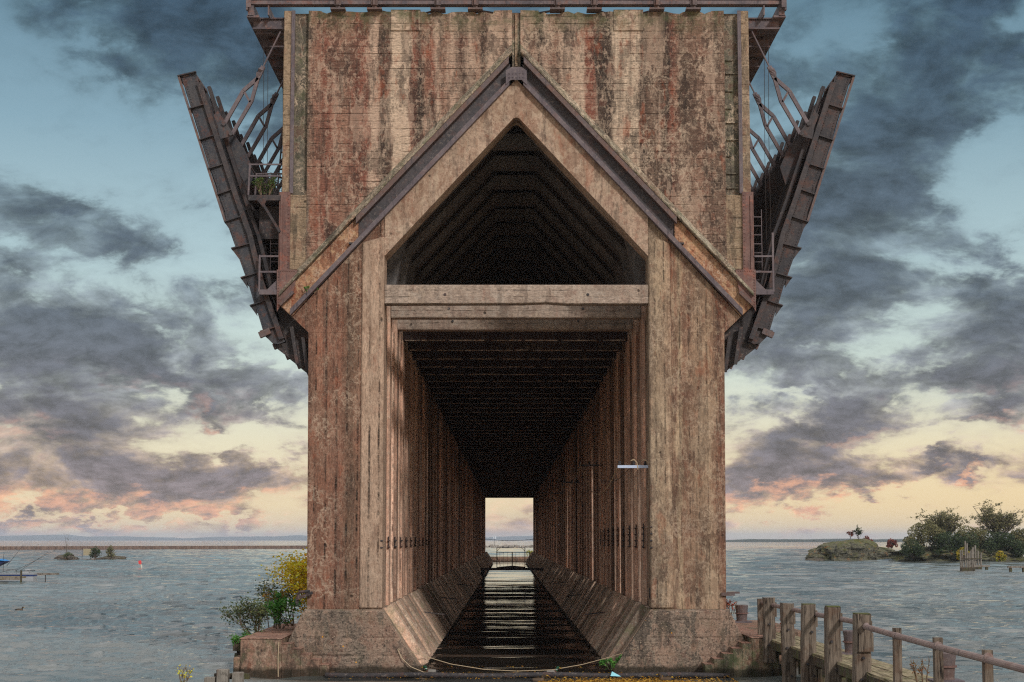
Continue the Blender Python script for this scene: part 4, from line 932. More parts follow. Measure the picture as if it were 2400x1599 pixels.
shrub('weed_sprig', 'slender yellow leaved sprig at the bottom edge, left of the pile stubs', 'plant', (W(428, 1568, -6)[0], -6, W(428, 1590, -6)[1]), .95, 3, 70, yel, .05, .25, seed=12, low=.2)
shrub('red_weed', 'small red leaved weed on the footing edge beside the right pier foot', 'plant', (8.42, .3, 2.3), .6, 5, 110, redl, .045, .5, seed=13)
shrub('red_weed', 'red leaved weed at the start of the wooden pier behind the big piles', 'plant', (10.6, 2.2, 1.45), .6, 5, 150, redl, .045, .8, seed=14)
shrub('red_weed', 'wispy red weed growing through the pier planks in front of the thin posts', 'plant', (10.55, -19.5, 1.42), .75, 4, 80, leafmat('rusty leaves', [(150, 90, 50), (120, 100, 60)], 1.0), .035, .5, seed=15)

# ------------------------------------------------------------------ ducks
def duck(x, y, rot, label, drake=True, sc=1.0, tag_='duck'):
    m, t = new_mat('plumage '+label[:12]); P = coords(t, False); X, Y_, Z = t.sep(P)[:3]
    head = lin((24, 70, 48)) if drake else lin((70, 56, 44)); body = lin((128, 122, 114)) if drake else lin((84, 68, 52)); breast = lin((84, 52, 38)) if drake else lin((104, 80, 58))
    c = t.mix(t.smooth(X, .06, .10), body+(1,), breast+(1,)); c = t.mix(t.smooth(t.m('ADD', X, t.m('MULTIPLY', Z, 1.2)), .24, .27), c, head+(1,))
    if drake: c = t.mix(t.m('MULTIPLY', t.smooth(Z, .135, .14), t.m('SUBTRACT', 1, t.smooth(Z, .148, .152))), c, (.7, .7, .66, 1))
    c = t.mix(t.smooth(t.m('MULTIPLY', X, -1), .17, .2), c, lin((40, 36, 34))+(1,))
    c = t.v('SCALE', c, sc=t.m('ADD', .7, t.m('MULTIPLY', t.noise(P, 40, 4), .6)))
    c = t.mix(t.smooth(X, .262, .268), c, lin((200, 160, 50))+(1,)); finish(t, c, .6)
    prof = [(-.30, .06, .010), (-.25, .06, .04), (-.18, .045, .085), (-.08, .03, .115), (.03, .03, .12), (.11, .045, .10), (.155, .085, .06), (.165, .13, .042), (.18, .17, .045), (.205, .195, .052), (.235, .195, .045), (.262, .185, .026), (.30, .175, .02), (.335, .168, .012)]
    n = 12; vs = []
    for i, (px_, pz, r) in enumerate(prof):
        a = prof[max(0, i-1)]; c2 = prof[min(len(prof)-1, i+1)]; d = Vector((c2[0]-a[0], 0, c2[1]-a[1])).normalized(); u = Vector((-d.z, 0, d.x))
        for k in range(n):
            an = 2*math.pi*k/n; w_ = r*(.92 if px_ < .15 else .85); h_ = r*(.78 if px_ < .14 else 1)
            if px_ > .29: h_ = r*.5
            vs.append((px_+u.x*math.sin(an)*h_, math.cos(an)*w_, pz+u.z*math.sin(an)*h_))
    fs = [(i*n+k, i*n+(k+1) % n, (i+1)*n+(k+1) % n, (i+1)*n+k) for i in range(len(prof)-1) for k in range(n)]+[tuple(range(n)), tuple((len(prof)-1)*n+k for k in range(n))]
    o = MB().add(vs, fs).build('duck', m, smooth=True); o.location = (x, y, .03); o.rotation_euler = (0, 0, rot); o.scale = (sc,)*3
    tag(o, label, 'duck', 'ducks swimming around the dock'); return o
def wpt(px_, py_, z=.05):
    u = (px_-CX)/F; v = (CY-py_)/F; d = (u, math.cos(TILT)-v*math.sin(TILT), math.sin(TILT)+v*math.cos(TILT)); s_ = (z-CAM[2])/d[2]
    return CAM[0]+d[0]*s_, CAM[1]+d[1]*s_
for (a, b2, rt, lab, dr) in ((990, 1545, 3.0, 'green headed duck in front of the boom, left of the dock mouth centre', True), (905, 1546, .3, 'brown duck partly at the boom below the left footing', False), (760, 1549, 2.6, 'brown duck near the bottom of the left steps', False),
                          (1268, 1547, .2, 'pale sided green headed duck right of the mouth centre', True), (1237, 1565, .1, 'duck at the bottom edge beside the leaf patch', False), (1648, 1545, 0.1, 'green headed duck in front of the right steps', True),
                          (1530, 1563, 2.8, 'brown duck among the leaves at the bottom edge', False)):
    q = wpt(a, b2); duck(q[0], q[1], rt, lab, dr, 1.15)
q = wpt(45, 1402); duck(q[0], q[1], .2, 'lone dark duck far out on the open water at the left', False, 1.1)

# ------------------------------------------------------------------ gate frame and footbridge deep in the dock
yb = 136
t = thing('footbridge', 'black steel footbridge crossing the dock channel far inside', 'footbridge', (0, yb, 1.3))
MB().box(-3.85, 5.1, yb, yb+.9, 1.3, 1.62).build('deck_beam', M['black'], t)
for s_ in (-3.55, 4.35): MB().box(s_-.22, s_+.22, yb+.1, yb+.7, -.8, 1.3).build('pier_leg', M['black'], t)
t = thing('wire_cage', 'black open steel cage standing on the footbridge far inside the dock', 'cage', (0, yb, 1.62))
X0, X1, ZB, ZT = -1.75, 2.35, 1.62, 4.2
b = MB()
for xx in (X0, .25, X1-.5): b.box(xx-.05, xx+.05, yb+.2, yb+.3, ZB, ZT if xx != .25 else ZT-.55)
b.box(X0, X1-.45, yb+.2, yb+.28, ZT-.05, ZT); b.box(X0-.1, X1+.1, yb+.2, yb+.28, ZT-.62, ZT-.55); b.box(X0, X1, yb+.2, yb+.27, ZT-1.5, ZT-1.44); b.box(X1+.03, X1+.08, yb+.2, yb+.26, ZB, ZT-.56)
b.bar((X0, yb+.24, ZT-.45), (X0+.45, yb+.24, ZT), .05); b.bar((X1-.5, yb+.24, ZT-.45), (X1-.95, yb+.24, ZT), .05); b.bar((X0, yb+.24, ZT-1.2), (X0+.6, yb+.24, ZB), .04)
b.build('frame', M['black'], t)
for i in range(7): MB().box(X0+.35+i*.5, X0+.375+i*.5, yb+.21, yb+.235, ZB, ZT-.58).build('bar', M['black'], t)
MB().prism([(X0, ZB), (X1-.5, ZB), (X1-.5, ZB+.12), (.3, ZB+.3), (X0, ZB+.1)], yb+.05, yb+.12).build('kick_plate', M['black'], t)
t = tag(MB().box(-30, 30, 305, 308, -1, 1.2).build('quay_wall', M['landing']), 'low stained quay wall across the water behind the far end of the dock', 'quay wall')
shrub('green_shrub', 'yellow green shrub at the far end of the dock channel', 'shrub', (4.6, 290, .5), 2.6, 6, 400, leafmat('far yellow leaves', [(150, 150, 50), (190, 180, 60)], 1.0), .16, .5, seed=21, low=0)

# ------------------------------------------------------------------ rocks, islands, breakwaters
def rockmat(name, a=(92, 86, 78), b=(134, 126, 112), moss=.5):
    m, t = new_mat(name); P = coords(t); n = t.noise(P, .35, 9, .72); n2 = t.noise(P, 1.6, 8, .75); g = t.n('ShaderNodeNewGeometry')
    nz = t.sep(g.outputs['Normal'])[2]
    c = t.mix(t.smooth(n2, .38, .6), alb(a, 1.2), alb(b, 1.2)); c = t.mix(t.m('MULTIPLY', t.m('SUBTRACT', 1, t.smooth(n2, .36, .46)), .8), c, alb((46, 42, 40), 1.2))
    c = t.mix(t.m('MULTIPLY', t.m('ADD', t.smooth(n, .47, .6), t.m('MULTIPLY', t.smooth(nz, .35, .8), .7)), moss), c, alb((84, 84, 44), 1.2))
    c = t.mix(t.m('MULTIPLY', t.smooth(t.noise(t.v('ADD', P, (9, 9, 9)), .8, 6, .7), .58, .64), .6), c, alb((150, 104, 60), 1.2))
    finish(t, c, .9, n2, .9, .5, .2); return m
M['rock'] = rockmat('mossy rock', (72, 70, 60), (112, 108, 94), .6); M['darkrock'] = rockmat('dark rubble', (70, 62, 58), (104, 94, 88), .25); M['palerock'] = rockmat('pale riprap', (120, 114, 108), (168, 158, 146), .08)
def rock_mesh(cx, cy, rx, ry, h, seed, prof=None, nu=72, nv=26, rough=.22, mb=None, steep=3.0):
    mb = mb or MB(); vs = []
    for j in range(nv+1):
        v = j/nv
        for i in range(nu):
            u = 2*math.pi*i/nu; rad = (1-v**steep)**(1/2.2) if v < 1 else 0
            hx = math.cos(u)*rad; hy = math.sin(u)*rad
            p = Vector((hx*rx, hy*ry, v*h)); nn = mnoise.fractal(Vector((p.x*2.2/rx*2+seed, p.y*2.2/ry, p.z*2/h*.9)), .9, 2.1, 6)
            cell = mnoise.cell(Vector((p.x*.45+seed, p.y*.45, p.z*.8)))
            k = 1+rough*nn+.05*cell; zz = p.z*(1+rough*.8*mnoise.fractal(Vector((p.x*.12+seed*3, p.y*.12, 5)), 1, 2, 5))
            if prof: zz *= prof(hx)
            vs.append((cx+p.x*k, cy+p.y*k, max(zz-.4, -.5)))
    fs = [(j*nu+i, j*nu+(i+1) % nu, (j+1)*nu+(i+1) % nu, (j+1)*nu+i) for j in range(nv) for i in range(nu)]
    mb.add(vs, fs); return mb
o = rock_mesh(84.5, 326, 8.3, 7, 6.3, 3, prof=lambda h: .86+.14*h, rough=.17, steep=6.5).build('rock_islet', M['rock']); tag(o, 'bare mossy rock islet with a steep cliffed right end, at the right', 'islet')
o = rock_mesh(76.5, 322, 2.6, 2, 1.1, 9, nu=40, nv=10).build('rock', M['darkrock']); tag(o, 'low dark rock at the left foot of the bare rock islet', 'rock')
o = rock_mesh(95, 345, 8, 6, 4.0, 5, rough=.25).build('rock_islet', M['rock']); tag(o, 'lower rock saddle between the bare islet and the wooded island', 'islet')
o = rock_mesh(109, 312, 16, 14, 4.2, 8, rough=.25, nu=100).build('rock_islet', M['rock']); tag(o, 'rocky base of the wooded island at the right edge', 'islet')

def tree(label, base, h, rx, lm_, nleaf, seed, leafr=.2, trunk=.35, name='tree', limbs=13, subs=9, twigs=6, fork=.16, cat='tree', group=None, low=.22):
    """trunk, limbs curving out to an uneven dome, side branches, twigs and leaves on the twigs"""
    rr = random.Random(seed); t = thing(name, label, cat, base, group); tr = MB(); br = MB(); tips = []
    B = Vector(base); fk = B+Vector((rr.uniform(-.02, .02)*h, 0, fork*h)); tr.tube([B-Vector((0, 0, .3)), B.lerp(fk, .5)+Vector((rr.uniform(-1, 1)*.02*h, 0, 0)), fk], [trunk*1.3, trunk, trunk*.9], 8)
    cz = B.z+h*(.5+low*.5); rz = h*(1-low)*.5; C_ = Vector((B.x, B.y, cz))
    def dome(f, lo=-.75):
        while True:
            v = Vector((rr.gauss(0, 1), rr.gauss(0, 1), rr.gauss(0, 1))).normalized()
            if v.z > lo: break
        k = f*(1+.20*mnoise.noise(v*2.1+Vector((seed, 0, 0)))*1.6)
        return C_+Vector((v.x*rx*k, v.y*rx*k, v.z*rz*k))
    def curve(a, b_, bend):
        m1 = a.lerp(b_, .35)+Vector((rr.uniform(-1, 1)*.04*h, rr.uniform(-1, 1)*.04*h, bend)); m2 = a.lerp(b_, .7)+Vector((rr.uniform(-1, 1)*.03*h, rr.uniform(-1, 1)*.03*h, bend*.6)); return [a, m1, m2, b_]
    for i in range(limbs):
        e = dome(rr.uniform(.55, .8), -.5); c = curve(fk-Vector((0, 0, rr.uniform(0, .06)*h)), e, .05*h)
        r = trunk*.42; br.tube(c, [r, r*.75, r*.5, r*.28], 5, cap=False)
        for j in range(subs):
            f = rr.uniform(.25, 1); seg_ = min(2, int(f*3)); p = c[seg_].lerp(c[seg_+1], f*3-seg_); d = dome(rr.uniform(.8, 1.0)); e2 = p.lerp(d, rr.uniform(.3, .55)) if (d-p).length > rx*.5 else d
            if (e2-p).length > rx*.8: e2 = p+(e2-p).normalized()*rx*.8
            c2 = curve(p, e2, .02*h); br.tube(c2, [r*.3, r*.22, r*.15, r*.09], 4, cap=False)
            for k in range(twigs):
                f2 = rr.uniform(.3, 1); s2 = min(2, int(f2*3)); p2 = c2[s2].lerp(c2[s2+1], f2*3-s2); e3 = p2+Vector((rr.gauss(0, 1), rr.gauss(0, 1), rr.gauss(.3, .8)))*h*.05
                br.tube([p2, e3], [r*.09, r*.04], 3, cap=False); tips.append(e3); tips.append(p2.lerp(e3, .5))
    tr.build('trunk', M['bark'], t); br.build('branches', M['bark'], t); lf = MB()
    for _ in range(nleaf):
        c = rr.choice(tips)+Vector((rr.gauss(0, 1), rr.gauss(0, 1), rr.gauss(0, .8)))*h*.012
        r = leafr*rr.uniform(.5, 1.3); a = Vector((rr.gauss(0, 1), rr.gauss(0, 1), rr.gauss(0, .6))).normalized(); bb = a.cross(Vector((rr.gauss(0, 1), rr.gauss(0, 1), rr.gauss(0, 1)))).normalized()
        lf.add([c-a*r, c-bb*r*.7, c+a*r, c+bb*r*.7], [(0, 1, 2, 3)])
    lf.build('crown', lm_, t, recalc=False); return t
def clump(label, base, rx, rz, lm_, n, seed, leafr=.28, name='bush', cat='bush', group=None):
    """dense bush: short stems and leaf clumps through an uneven volume"""
    rr = random.Random(seed); t = thing(name, label, cat, base, group); lf = MB(); st = MB()
    cl = [(rr.uniform(-1, 1)*rx*.75, rr.uniform(-1, 1)*rx*.6, rz*rr.uniform(.15, .8)) for _ in range(34)]
    cl = [(c[0], c[1], c[2]*max(.35, 1-.55*(c[0]/rx)**2)) for c in cl]
    for c in cl[:16]: st.tube([base, (base[0]+c[0]*.5, base[1]+c[1]*.5, base[2]+c[2]*.6), (base[0]+c[0], base[1]+c[1], base[2]+c[2])], [.1, .07, .03], 4, cap=False)
    for _ in range(n):
        c = rr.choice(cl); v = Vector((rr.gauss(0, 1), rr.gauss(0, 1), rr.gauss(0, 1))).normalized()*rr.uniform(.55, 1)**.5
        sc_ = rx*.27*(.6+.8*((c[0]*7.3+c[1]*3.1) % 1))
        p = Vector(base)+Vector(c)+Vector((v.x*sc_, v.y*sc_, v.z*rz*.17*(.6+.8*((c[0]*5.3) % 1))))
        if p.z < base[2]-.3: continue
        r = leafr*rr.uniform(.5, 1.3); a = Vector((rr.gauss(0, 1), rr.gauss(0, 1), rr.gauss(0, .6))).normalized(); bb = a.cross(Vector((rr.gauss(0, 1), rr.gauss(0, 1), rr.gauss(0, 1)))).normalized()
        lf.add([p-a*r, p-bb*r*.7, p+a*r, p+bb*r*.7], [(0, 1, 2, 3)])
    st.build('stems', M['bark'], t); lf.build('foliage', lm_, t, recalc=False); return t
oli = leafmat('olive brown leaves', [(70, 70, 48), (104, 100, 68), (126, 118, 78), (92, 94, 64)], 1.45)
dkg = leafmat('dark green leaves', [(34, 44, 28), (54, 68, 42), (76, 88, 54), (62, 74, 44)], 1.2)
rst = leafmat('rust red leaves', [(120, 60, 48), (150, 78, 60), (96, 60, 50)], 1.0)
ygl = leafmat('yellow green leaves', [(130, 140, 40), (170, 160, 50), (190, 150, 40)], 1.0)
gi = 'trees on the wooded island'
tree('large spreading half bare tree, left crown of the wooded island', (106.5, 315, 2.0), 12.4, 7.0, oli, 9000, 31, .16, .38, group=gi, limbs=15)
tree('large spreading half bare tree, right crown of the wooded island', (119.0, 311, 2.0), 14.2, 8.6, oli, 9500, 44, .16, .42, group=gi, limbs=16)
clump('dense olive brown bush under the left bare crown of the wooded island', (100.5, 308, 1.5), 5.4, 8.8, oli, 9000, 51, .2, group='bushes on the wooded island')
clump('dense dark green bush in the middle of the wooded island shore', (105.8, 303, 1.0), 5.4, 7.0, dkg, 8000, 52, .2, group='bushes on the wooded island')
clump('brown green bush between the two bare crowns of the wooded island', (111.8, 306, 1.4), 5.4, 8.2, oli, 7000, 53, .2, group='bushes on the wooded island')
clump('dark green bush below the right bare crown', (116.5, 302, 1.0), 5.2, 7.2, dkg, 7000, 54, .2, group='bushes on the wooded island')
clump('tall olive bush at the right end of the wooded island', (122, 305, 1.0), 4.6, 8.0, oli, 7000, 55, .2, group='bushes on the wooded island')
clump('low green bush at the left end of the wooded island', (96.0, 303, .8), 3.0, 4.8, dkg, 3000, 56, .18, group='bushes on the wooded island')
clump('yellow green bush on the shore left of the pile clusters', (106.2, 297, .5), 1.6, 3.4, ygl, 900, 57, .2, group='bushes on the wooded island')
clump('golden yellow bush on the shore right of the pile clusters', (114.5, 296, .3), 1.4, 2.6, ygl, 800, 58, .2, group='bushes on the wooded island')
tree('small windswept evergreen on top of the bare rock islet', (88, 324, 4.6), 4.0, 2.2, dkg, 700, 61, .16, .12, limbs=6, subs=5, twigs=4, low=.5)
tree('small red leaved tree beside the evergreen on the bare rock islet', (86, 324.5, 5.2), 2.6, 2.2, rst, 500, 62, .15, .08, limbs=5, subs=5, twigs=4, low=.4)
clump('rust red bush on the rock saddle, the larger one', (94.6, 342, 3.2), 1.7, 3.2, rst, 1000, 63, .2, group='red bushes on the saddle')
clump('rust red bush on the rock saddle nearer the wooded island', (100.4, 340, 3.0), 1.5, 2.8, rst, 900, 64, .2, group='red bushes on the saddle')
# pile clusters and low trestle in front of the island
def dolphin(x, y, n, h, w_, label, seed):
    rr = random.Random(seed); t = thing('pile_cluster', label, 'pile cluster', (x, y, 0), 'pile clusters by the wooded island')
    for i in range(n):
        xx = x-w_/2+w_*i/(n-1); hh = h*rr.uniform(.62, .76)+(h*.25 if abs(i-(n-1)*.45) < 1.1 else 0)
        MB().tube([(xx, y+rr.uniform(-.3, .3), -1), (xx+rr.uniform(-.06, .06), y+rr.uniform(-.2, .2), hh)], [w_/n*.56, w_/n*.46], 8).build('pile', M['greywood'], t)
    MB().box(x-w_/2-.1, x+w_/2+.1, y-.5, y-.42, h*.42, h*.42+.14).build('strap', M['wetwood'], t)
    MB().box(x-w_/2-.05, x+w_/2+.05, y-.45, y+.45, -1, .75).build('crib', M['wetwood'], t)
dolphin(74.3, 188, 7, 5.0, 2.1, 'taller cluster of grey timber piles standing in the water before the wooded island', 5)
dolphin(80.6, 204, 5, 4.6, 1.7, 'smaller cluster of grey piles behind and right of the taller cluster', 6)
t = thing('low_trestle', 'low broken timber trestle running right from the pile clusters', 'trestle', (80, 190, 0))
for xa, xb, y in ((75.6, 79.2, 192), (79.6, 82.6, 184), (81.6, 85.5, 180), (86.2, 90, 178)):
    MB().box(xa, xb, y, y+.5, .75, 1.05).build('cap_beam', M['greywood'], t)
    for xx in (xa+.45, xb-.45): MB().box(xx-.2, xx+.2, y+.05, y+.45, -1, .75).build('post', M['wetwood'], t)

# left islet with sign
o = rock_mesh(-114.5, 334, 2.9, 2, 1.9, 21, nu=50, nv=10, rough=.5).build('rubble_islet', M['darkrock']); tag(o, 'small dark rubble heap with a bare dead trunk, left part of the tiny islet', 'islet')
o = rock_mesh(-105.2, 334, 5.2, 2, 1.7, 22, nu=60, nv=10, rough=.5, prof=lambda h: .7+.4*h).build('rubble_islet', M['darkrock']); tag(o, 'small dark rubble heap with the two round bushes, right part of the tiny islet', 'islet')
clump('low pale green bush on the left rubble heap of the tiny islet', (-113.6, 333, .4), 1.1, 2.2, dgr, 420, 71, .15, group='bushes on the tiny islet')
clump('rounded olive bush on a stem, left of the two on the tiny islet', (-106.6, 333, .6), 1.5, 3.2, dkg, 800, 72, .17, group='bushes on the tiny islet')
clump('rounded olive bush at the right end of the tiny islet', (-102.7, 333, .6), 1.1, 3.6, oli, 800, 73, .17, group='bushes on the tiny islet')
tree('bare dead forked tree on the tiny islet', (-114.2, 333, .5), 7.4, 1.6, dgr, 4, 74, .02, .1, name='dead_tree', limbs=3, subs=2, twigs=2, fork=.35, low=.5)
t = thing('warning_sign', 'blank weathered board on two poles on the tiny islet', 'sign', (-108.9, 333, .3))
MB().box(-109.7, -107.6, 333, 333.06, 1.2, 2.9).build('board', plain('weathered sign board', (150, 138, 112), world=True), t)
for xx in (-110.0, -107.9): MB().tube([(xx, 333.1, 0), (xx, 333.1, 3.2)], .05, 6).build('pole', M['black'], t)
# breakwater
m_ = concrete('breakwater concrete', base=(120, 96, 84), dirn='V', board=6.0, line=.5, mott=.4, eff=.1, streak=.5, rust=.3, speck=.2, pal=((84, 68, 60), (122, 98, 86), (150, 128, 112)), k=1.0)
b = MB(); P0 = Vector((-420, 600, 0)); P1_ = Vector((-100, 850, 0)); d = (P1_-P0).normalized(); nn = Vector((-d.y, d.x, 0))*4
for z0, z1, ex in ((-1, .35, .6), (.35, 1.9, 0)):
    q = nn*(1+ex/4); vs = [P0-q*.2, P1_-q*.2, P1_+q, P0+q]
    b.add([(v.x, v.y, z) for z in (z0, z1) for v in vs], [(0, 1, 2, 3), (7, 6, 5, 4), (0, 4, 5, 1), (1, 5, 6, 2), (2, 6, 7, 3), (3, 7, 4, 0)])
tag(b.build('breakwater', m_), 'long low brown concrete breakwater across the horizon at the left', 'breakwater')
b = MB(); rr = random.Random(4)
for i in range(420):
    x = rr.uniform(-90, 90); y = 975+rr.uniform(0, 6); r = rr.uniform(.6, 1.5); z = rr.uniform(-.3, 1.2)
    vs = [(x+rr.uniform(.6, 1)*r*a, y+rr.uniform(.6, 1)*r*bb, z+rr.uniform(.5, 1)*r*.7*c) for a in (-1, 1) for bb in (-1, 1) for c in (-1, 1)]
    b.add(vs, [(0, 1, 3, 2), (4, 6, 7, 5), (0, 4, 5, 1), (2, 3, 7, 6), (0, 2, 6, 4), (1, 5, 7, 3)])
tag(b.build('riprap', M['palerock']), 'low line of pale breakwater boulders seen through the far opening of the dock', 'breakwater rocks', kind='stuff')
t = thing('harbor_beacon', 'small beacon pole with a square daymark on the boulder breakwater behind the dock', 'beacon', (-9.5, 976, 1))
MB().tube([(-9.6, 976, 0), (-9.6, 976, 7.6)], .12, 6).build('pole', M['black'], t); MB().box(-10.2, -8.3, 976, 976.1, 5.9, 7.6).build('daymark', plain('white daymark', (190, 196, 204), world=True), t)
rock_o = rock_mesh(-9.2, 972, 1.6, 1, 2.6, 33, nu=20, nv=8).build('boulder', M['palerock']); tag(rock_o, 'big pale boulder at the foot of the harbor beacon', 'boulder')

# buoy
t = thing('spar_buoy', 'leaning red flagged white spar buoy floating on the left', 'buoy', (-68.3, 222, 0))
MB().tube([(-67.9, 222, -.3), (-68.05, 222, .5), (-68.2, 222, .8)], [.13, .12, .07], 8).build('spar', plain('white buoy paint', (190, 180, 160)), t)
MB().prism([(-68.5, .75), (-68.1, .68), (-68.05, 1.2), (-68.25, 1.45), (-68.6, 1.3)], 221.9, 222.2).build('topmark', plain('red orange topmark', (226, 70, 70), k=1.2), t)

# ------------------------------------------------------------------ boat and small jetties, left edge
t = thing('fishing_boat', 'blue and white fishing boat with a blue canopy and rods, cut by the left edge', 'boat', (-62, 128, 0))
white = plain('white gelcoat', (150, 152, 154), k=1.2, rough=.3); blue = plain('blue hull paint', (44, 62, 110), k=1.2, rough=.35); teal = plain('bright blue canvas', (20, 110, 170), k=1.3); navy = plain('navy canvas', (36, 44, 78))
def hull(m, zt0, zt1, w0):
    vs = []; n = 12
    for i in range(n+1):
        f = i/n; x = -66.5+8.0*f; wd_ = 1.25*w0*(1-.75*max(0, f-.82)/.18*.5)
        zk = -.25+.35*max(0, f-.7)
        vs += [(x, 128-wd_, zt1), (x, 128-wd_*.94, zt0), (x, 128, zk if zt0 < .5 else zt0), (x, 128+wd_*.94, zt0), (x, 128+wd_, zt1)]
    fs = [(i*5+k, i*5+k+1, (i+1)*5+k+1, (i+1)*5+k) for i in range(n) for k in range(4)]+[(0, 1, 2, 3, 4), tuple(n*5+k for k in range(5)), ]
    fs += [(i*5+4, i*5, (i+1)*5, (i+1)*5+4) for i in range(n)]
    m.add(vs, fs); return m
hull(MB(), .25, 1.2, 1).build('hull', white, t); hull(MB(), 1.22, 1.5, 1.03).build('blue_band', blue, t); hull(MB(), 1.52, 1.8, .98).build('gunwale', white, t)
MB().prism([(-67, 4.3), (-62.9, 4.45), (-61.9, 4.1), (-63.1, 3.2), (-63.6, 2.4), (-63.0, 1.9), (-67, 1.8)], 127.0, 129.0).build('canopy_side', navy, t)
MB().prism([(-67, 4.5), (-62.9, 4.62), (-62.0, 4.25), (-62.9, 4.35), (-67, 4.3)], 126.8, 129.2).build('canopy_top', teal, t)
b = MB(); b.box(-60.0, -59.2, 127.6, 128.4, 1.0, 2.3); b.tube([(-59.6, 128, 2.3), (-59.3, 128, 2.5)], .25, 8); b.build('outboard_motor', white, t)
for (x0, z0, x1, z1) in ((-62.6, 2.0, -60.2, 2.9-.0), (-60.3, 2.2, -56.8, 6.0), (-60.9, 2.2, -56.0, 6.3), (-64, 3.8, -64.2, 9.2), (-63.2, 3.8, -63.3, 8.2), (-62.3, 2.0, -62.3, 5.6), (-61.9, 3.2, -59.9, 7.4)):
    MB().tube([(x0, 127.5, z0), (x1, 127.5, z1)], [.035, .02], 5).build('fishing_rod', M['black'], t)
b = MB(); b.tube([(-61.8, 127.4, 1.8), (-61.8, 127.4, 2.5), (-60.6, 127.4, 2.5), (-60.6, 127.4, 1.8)], .03, 5); b.tube([(-60.8, 127.6, 2.2), (-58.4, 127.6, 2.35)], .06, 5); b.build('rail', M['black'], t)
t = thing('jetty', 'narrow wooden jetty in front of the blue and white fishing boat', 'jetty', (-62, 121, 0), 'small jetties at the left edge')
MB().box(-72, -57.6, 120.2, 121.6, 1.15, 1.45).build('deck', M['plank'], t); MB().box(-72, -57.7, 120.1, 120.2, .8, 1.3).build('fascia', M['greywood'], t)
for xx in (-57.7, -61.6, -66): MB().box(xx-.1, xx+.1, 120.0, 120.1, -1, 2.6 if xx > -58 else 1.2).build('post', M['wetwood'], t)
t = thing('jetty', 'nearer low wooden jetty at the very left edge', 'jetty', (-62, 112, 0), 'small jetties at the left edge')
MB().box(-72, -57.9+.4, 111.8, 113.2, 1.15, 1.35).build('deck', M['plank'], t); MB().box(-72, -57.6, 111.7, 111.8, .75, 1.2).build('fascia', M['greywood'], t)
for xx in (-57.7, -59.2, -62): MB().box(xx-.07, xx+.07, 111.6, 111.7, -1, 1.4).build('post', M['wetwood'], t)
t = thing('jetty', 'short plank jetty end on thin legs right of the fishing boat', 'jetty', (-58, 129, 0), 'small jetties at the left edge')
MB().box(-63, -56.6, 130.4, 131.6, 1.35, 1.75).build('deck', M['greywood'], t)
for xx in (-58, -61): MB().tube([(xx, 130.5, -1), (xx, 130.5, 1.7)], .06, 5).build('leg', M['black'], t)

for o in bpy.data.objects:
    r_ = o.parent
    if o.type == 'MESH' and r_ is not None and (r_.name.startswith('fishing_boat') or r_.name.startswith('jetty')):
        for v in o.data.vertices:
            if v.co.z > 0: v.co.z *= .62
# ------------------------------------------------------------------ far shore and hills
fs_m = leafmat('far woods', [(50, 60, 52), (66, 74, 60)], .8)
def ridge(name, pts, y, h, seed, mat_, n=260, dep=200, flat=.5):
    rr = random.Random(seed); (x0, x1) = pts; vs = []
    for i in range(n+1):
        x = x0+(x1-x0)*i/n; e = min(1, min(i, n-i)/(n*.06)); z = h*(flat+(1-flat)*(.5+.5*mnoise.fractal(Vector((x/(h*22)+seed, 0, 0)), .8, 2, 6)*1.6))*e+.1
        vs += [(x, y, -2), (x, y, max(.3, z*.8)), (x, y+dep*.4, max(.4, z)), (x, y+dep, -2)]
    fs = [(i*4+k, i*4+k+1, (i+1)*4+k+1, (i+1)*4+k) for i in range(n) for k in range(3)]
    o = MB().add(vs, fs).build(name, mat_, recalc=False); return o
hm, t_ = new_mat('distant forest'); finish(t_, t_.mix(t_.noise(coords(t_), .02, 5), alb((56, 70, 60), 1), alb((84, 84, 72), 1)), .95)
tag(ridge('hills', (500, 2900), 3900, 9.5, 3, hm, 420, 300, .6), None, None, kind='structure')
tag(ridge('hills', (-9000, 2000), 15000, 62, 7, hm, 300, 1500, .3), None, None, kind='structure')

